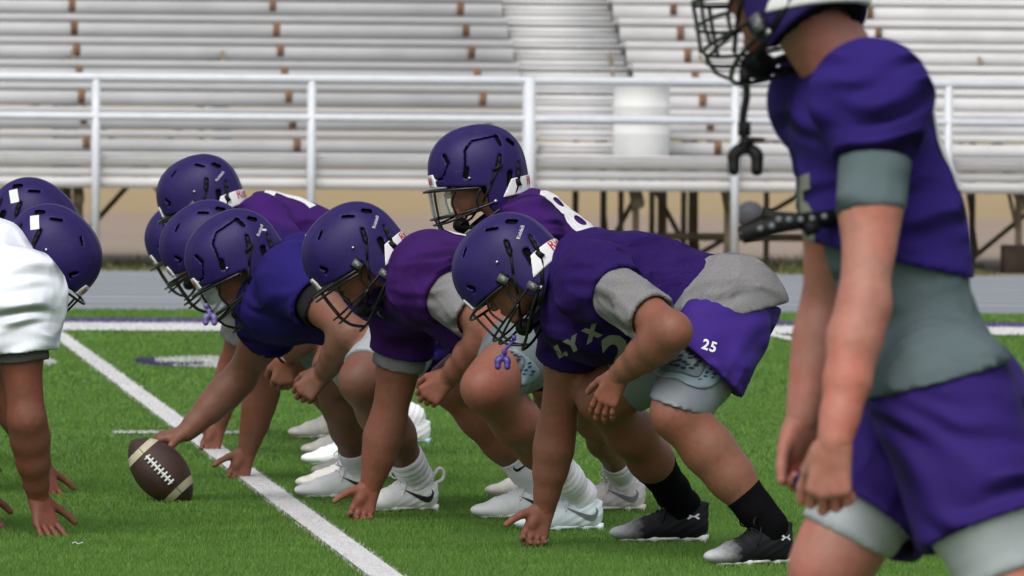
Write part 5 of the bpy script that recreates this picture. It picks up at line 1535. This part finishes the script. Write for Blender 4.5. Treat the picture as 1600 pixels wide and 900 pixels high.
players['d3'] = dict(fx=1, J=J, head=(0, 36, 0), skin='skin5', group=GW, chest=(.4, 0, -1), q=1.5,
    label='third defender whose helmet is just cut by the left edge behind the others',
    helmet='vent', mask='plain', handA=SPL, handB=SPL, jersey=dict(m='jersey_w', hem=.15, sl=.45, rs=.10, pad=.9, b=.92),
    tights=dict(m='tights', e=.86), shorts=dict(m='shorts_a', l=.6), shoeA=('white', 0, 1.0, False), shoeB=('white', 0, 1.0, False))
built = {k: person(v) for k, v in players.items()}

# --- prints on the clothes
p = built['t1']
print_on(p, p['bvj'], 'LYX', .052, P(905, 538, 23.3), (.84, 0, .54), (-.54, 0, .84), M['pale_ink'], .15, .0045, lift=.004)
print_on(p, p['bvj'], '25', .17, P(992, 562, 23.3), (.95, 0, .12), (-.12, 0, .95), M['pale_ink'], 0, .006)
print_on(p, p['shorts_bvh'], '25', .040, P(1111, 544, 23.0), (.94, 0, -.30), (.30, 0, .94), M['white_ink'], 0, .0012, [c for c in p['root'].children if c.name.startswith('shorts')][0])
p = built['g1']
print_on(p, p['shorts_bvh'], '24', .046, P(803, 540, 24.7), (.96, 0, -.20), (.20, 0, .96), M['white_ink'], 0, .0012, [c for c in p['root'].children if c.name.startswith('shorts')][0])
print_on(p, p['bvj'], poly_2d([[(a * .03, b * .04) for a, b in SWOOSH]], .01), None and 0 or .0, P(589, 500, 24.9), (.5, 0, -.8), (.8, 0, .5), M['tights'], name='maker_logo')
p = built['q1']
# white back number, seen edge-on along the spine
def on_back(p, txt, size, t, m, name, side=0.0):
    at, up, fr, lat = p['at'], p['up'], p['fr'], p['lat']
    U = -lat * 1.0; U = U if np.cross(U, up).dot(-fr) > 0 else -U
    n = nrm(-fr + lat * side); U = nrm(np.cross(up, n))
    return print_on(p, p['bvj'], txt, size, at(t, -.05) + lat * side * .10, U, up, m, 0, .008, name=name, lift=.004)
on_back(p, '8', .30, .74, M['white_ink'], 'back_number', .55)
on_back(built['t2'], '72', .26, .75, M['white_ink'], 'back_number')
on_back(built['r1'], '15', .26, .72, M['white_ink'], 'back_number')
on_back(built['g1'], '61', .26, .72, M['white_ink'], 'back_number')
on_back(built['c1'], '55', .26, .72, M['white_ink'], 'back_number')
print_on(built['r1'], built['r1']['bvj'], '15', .17, built['r1']['at'](.62, .12), np.cross(built['r1']['up'], built['r1']['fr']), built['r1']['up'], M['pale_ink'], 0, .006)

# --- wristband of the far guard
p = built['g2']; wr, el = p['J']['wrA'], p['J']['elA']; a = nrm(el - wr)
f = Field().cap(wr + a * .012, wr + a * .034, .037, .038, k=.002).cut(wr + a * .036, a).cut(wr + a * .008, -a)
child('wristband', f.mesh('wristband', M['white_plastic'], .003), p['root'])
f = Field().cap(wr - a * .012, wr + a * .008, .036, .036, k=.002).cut(wr + a * .007, a).cut(wr - a * .010, -a)
child('wristband', f.mesh('wristband', M['black'], .003), p['root'])

# --- strap of the standing player's shoulder pads
p = built['r1']
def strap_mesh(pts, wd, th, D0):
    mb = MB(); pts = smooth_path(pts, 5); rows = []
    for i_, p_ in enumerate(pts):
        d_ = nrm(pts[min(i_ + 1, len(pts) - 1)] - pts[max(i_ - 1, 0)]); v_ = nrm(np.cross(d_, (0, 1, 0))); w_ = wd * .5
        rows += [p_ + v_ * w_ + np.array((0, -th, 0)), p_ - v_ * w_ + np.array((0, -th, 0)), p_ - v_ * w_ + np.array((0, th, 0)), p_ + v_ * w_ + np.array((0, th, 0))]
    n_ = len(pts)
    mb.add(rows, [(i_ * 4 + k_, i_ * 4 + (k_ + 1) % 4, i_ * 4 + 4 + (k_ + 1) % 4, i_ * 4 + 4 + k_) for i_ in range(n_ - 1) for k_ in range(4)] + [(3, 2, 1, 0), tuple(n_ * 4 - 4 + k_ for k_ in range(4))])
    return mb
Ds = 14.12
pts = [P(1158, 368, Ds), P(1170, 364, Ds), P(1215, 352, Ds), P(1250, 346, Ds), P(1310, 340, Ds + .05)]
mb = strap_mesh(pts, .030, .003, Ds)
st = child('pad_strap', mb.mesh('pad_strap', M['black']), p['root'])
mb = strap_mesh([P(1191, 336, Ds + .01), P(1230, 343, Ds + .01), P(1300, 345, Ds + .06)], .026, .004, Ds)
mb.box(P(1268, 356, Ds), (.012, 0, .004), (0, .006, 0), (-.002, 0, .012))
child('pad_buckle', mb.mesh('pad_buckle', M['black']), st)
mb = MB()
for x, y in ((1188, 357), (1206, 353), (1217, 343), (1233, 343), (1251, 343), (1269, 341), (1288, 338)):
    c = P(x, y, Ds - .006); mb = MB(); mb.tube([c, c + np.array((0, -.003, 0))], .0052, 10); child('rivet', mb.mesh('rivet', M['tights'], True), st)

# ------------------------------------------------------------------ mouthguards hanging from face masks
def mouthguard(top, drop, m, label, tilt=(0, 0), sc=1.0, prong=True):
    top = np.asarray(top, float)
    r = empty('mouthguard', top - np.array((0, 0, drop)), label, 'mouthguard', 'mouthguards hanging from face masks')
    b = top - np.array((-tilt[0], -tilt[1], drop))
    mb = MB(); mb.tube(smooth_path([top, top * .7 + b * .3 + np.array((.003, 0, 0)), top * .35 + b * .65 - np.array((.003, 0, 0)), b], 4), [.0085 * sc] * 3 + [.0065 * sc] * 4 + [.008 * sc] * 4 + [.007 * sc] * 2 if False else .0068 * sc, 8)
    mb.box(top, (.010 * sc, 0, 0), (0, .008 * sc, 0), (0, 0, .012 * sc))
    mb.box(top * .2 + b * .8, (.011 * sc, 0, 0), (0, .006 * sc, 0), (0, 0, .012 * sc))
    child('strap', mb.mesh('strap', m, True), r)
    f = Field()
    arcp = [b + sc * np.array((.021 * math.cos(a_) + .002, .010 * math.sin(a_), -.028 + .018 * math.sin(a_) - (.016 if k_ in (0, 8) else .0))) for k_, a_ in enumerate(np.linspace(-.25, math.pi + .25, 9))]
    f.chain(arcp, [q_ * sc * (1 if prong else 1.25) for q_ in (.011, .0105, .0095, .009, .009, .009, .0095, .0105, .011)], k=.006)
    f.cap(b, b - np.array((0, 0, .014 * sc)), .009 * sc, .008 * sc, k=.006)
    if prong: f.cap(b + np.array((.004, 0, .004)) * sc, b + np.array((.034, 0, .004)) * sc, .006 * sc, .004 * sc, k=.005)
    child('bite_guard', f.mesh('bite_guard', m, .0028), r)
mouthguard(P(1164, 118, 14.25), .118, M['black'], 'black mouthguard dangling on its strap from the standing player\'s face mask', sc=1.0)
mouthguard(P(803, 528, 23.62), .052, M['purple_rubber'], 'purple mouthguard hanging in front of the grey thigh pad under a lowered face mask', tilt=(-.034, 0), sc=.68, prong=False)
mouthguard(P(322, 478, 26.5), .022, M['lilac_rubber'], 'lilac mouthguard clipped to the face mask above the football', tilt=(.012, 0), sc=.7, prong=False)

# ------------------------------------------------------------------ football
bc = P(251, 740, 26.8); bc[2] = .100
a = nrm((.66, -.05, -.68))              # long axis, leaning
ball = empty('football', (bc[0], bc[1], 0), 'brown leather football with cream stripes standing tilted on the turf by the white line', 'football')
def prof(t): return .0865 * (max(0, 1 - t * t)) ** .72 * (1 + .0 * t)
B1 = nrm(np.cross(a, (0, 0, 1))); B1 = B1 if B1[1] < 0 else -B1      # towards the camera
B2 = np.cross(a, B1)
B2 = B2 if B2[2] > 0 else -B2
LB = .142
def bp(t, ang, off=0.0): return bc + a * t * LB + (B1 * math.cos(ang) + B2 * math.sin(ang)) * (prof(t) + off)
m_ball = mat('brown_leather', (0.040, 0.016, 0.012), .52, var=.15, vscale=30, bump=.6, bscale=420)
m_bs = mat('cream_ball_stripe', (.46, .42, .30), .6, var=.1, vscale=40)
m_bl = mat('ball_lace', (.66, .67, .66), .6, var=.06)
for k in range(4):
    T = np.linspace(-1, 1, 41); A = np.linspace(k * math.pi / 2, (k + 1) * math.pi / 2, 13)
    v, q = [], []
    for t in T:
        for i, an in enumerate(A):
            e_ = min(i, 12 - i); v.append(bp(t, an + .12, -.0012 if e_ == 0 else 0.0))
    for i in range(40):
        for j in range(12): q.append((i * 13 + j, i * 13 + j + 1, (i + 1) * 13 + j + 1, (i + 1) * 13 + j))
    child('leather_panel', mesh_np('leather_panel', v, [np.array(q)], m_ball), ball)
for t0 in (-.64, .64):
    for k in range(2):
        T = np.linspace(t0 - .085, t0 + .085, 5); A = np.linspace(k * math.pi + .14, (k + 1) * math.pi + .10, 25); v, q = [], []
        for t in T:
            for an in A: v.append(bp(t, an, .0009))
        for i in range(4):
            for j in range(24): q.append((i * 25 + j, i * 25 + j + 1, (i + 1) * 25 + j + 1, (i + 1) * 25 + j))
        child('stripe', mesh_np('stripe', v, [np.array(q)], m_bs), ball)
mb = MB(); mb.tube([bp(t, .12, .002) for t in np.linspace(-.46, .42, 12)], .0044, 8)
for t in np.linspace(-.42, .38, 8):
    mb.tube([bp(t, .12 + d, .0035) for d in (-.16, -.08, 0, .08, .16)], .0034, 6)
child('laces', mb.mesh('laces', m_bl, True), ball)
# a small scrap of white tape on the turf
mb = MB(); c = G(122, 856)
mb.tube(smooth_path([c + np.array((-.018, 0, .013)), c + np.array((-.008, .004, .017)), c + np.array((.0, -.003, .012)), c + np.array((.010, .003, .016)), c + np.array((.014, 0, .014))], 4), .0012, 6)
setp(child('tape_scrap', mb.mesh('tape_scrap', M['white_ink'], True)), 'tiny scrap of white tape lying on the turf near the splayed hand', 'tape scrap')
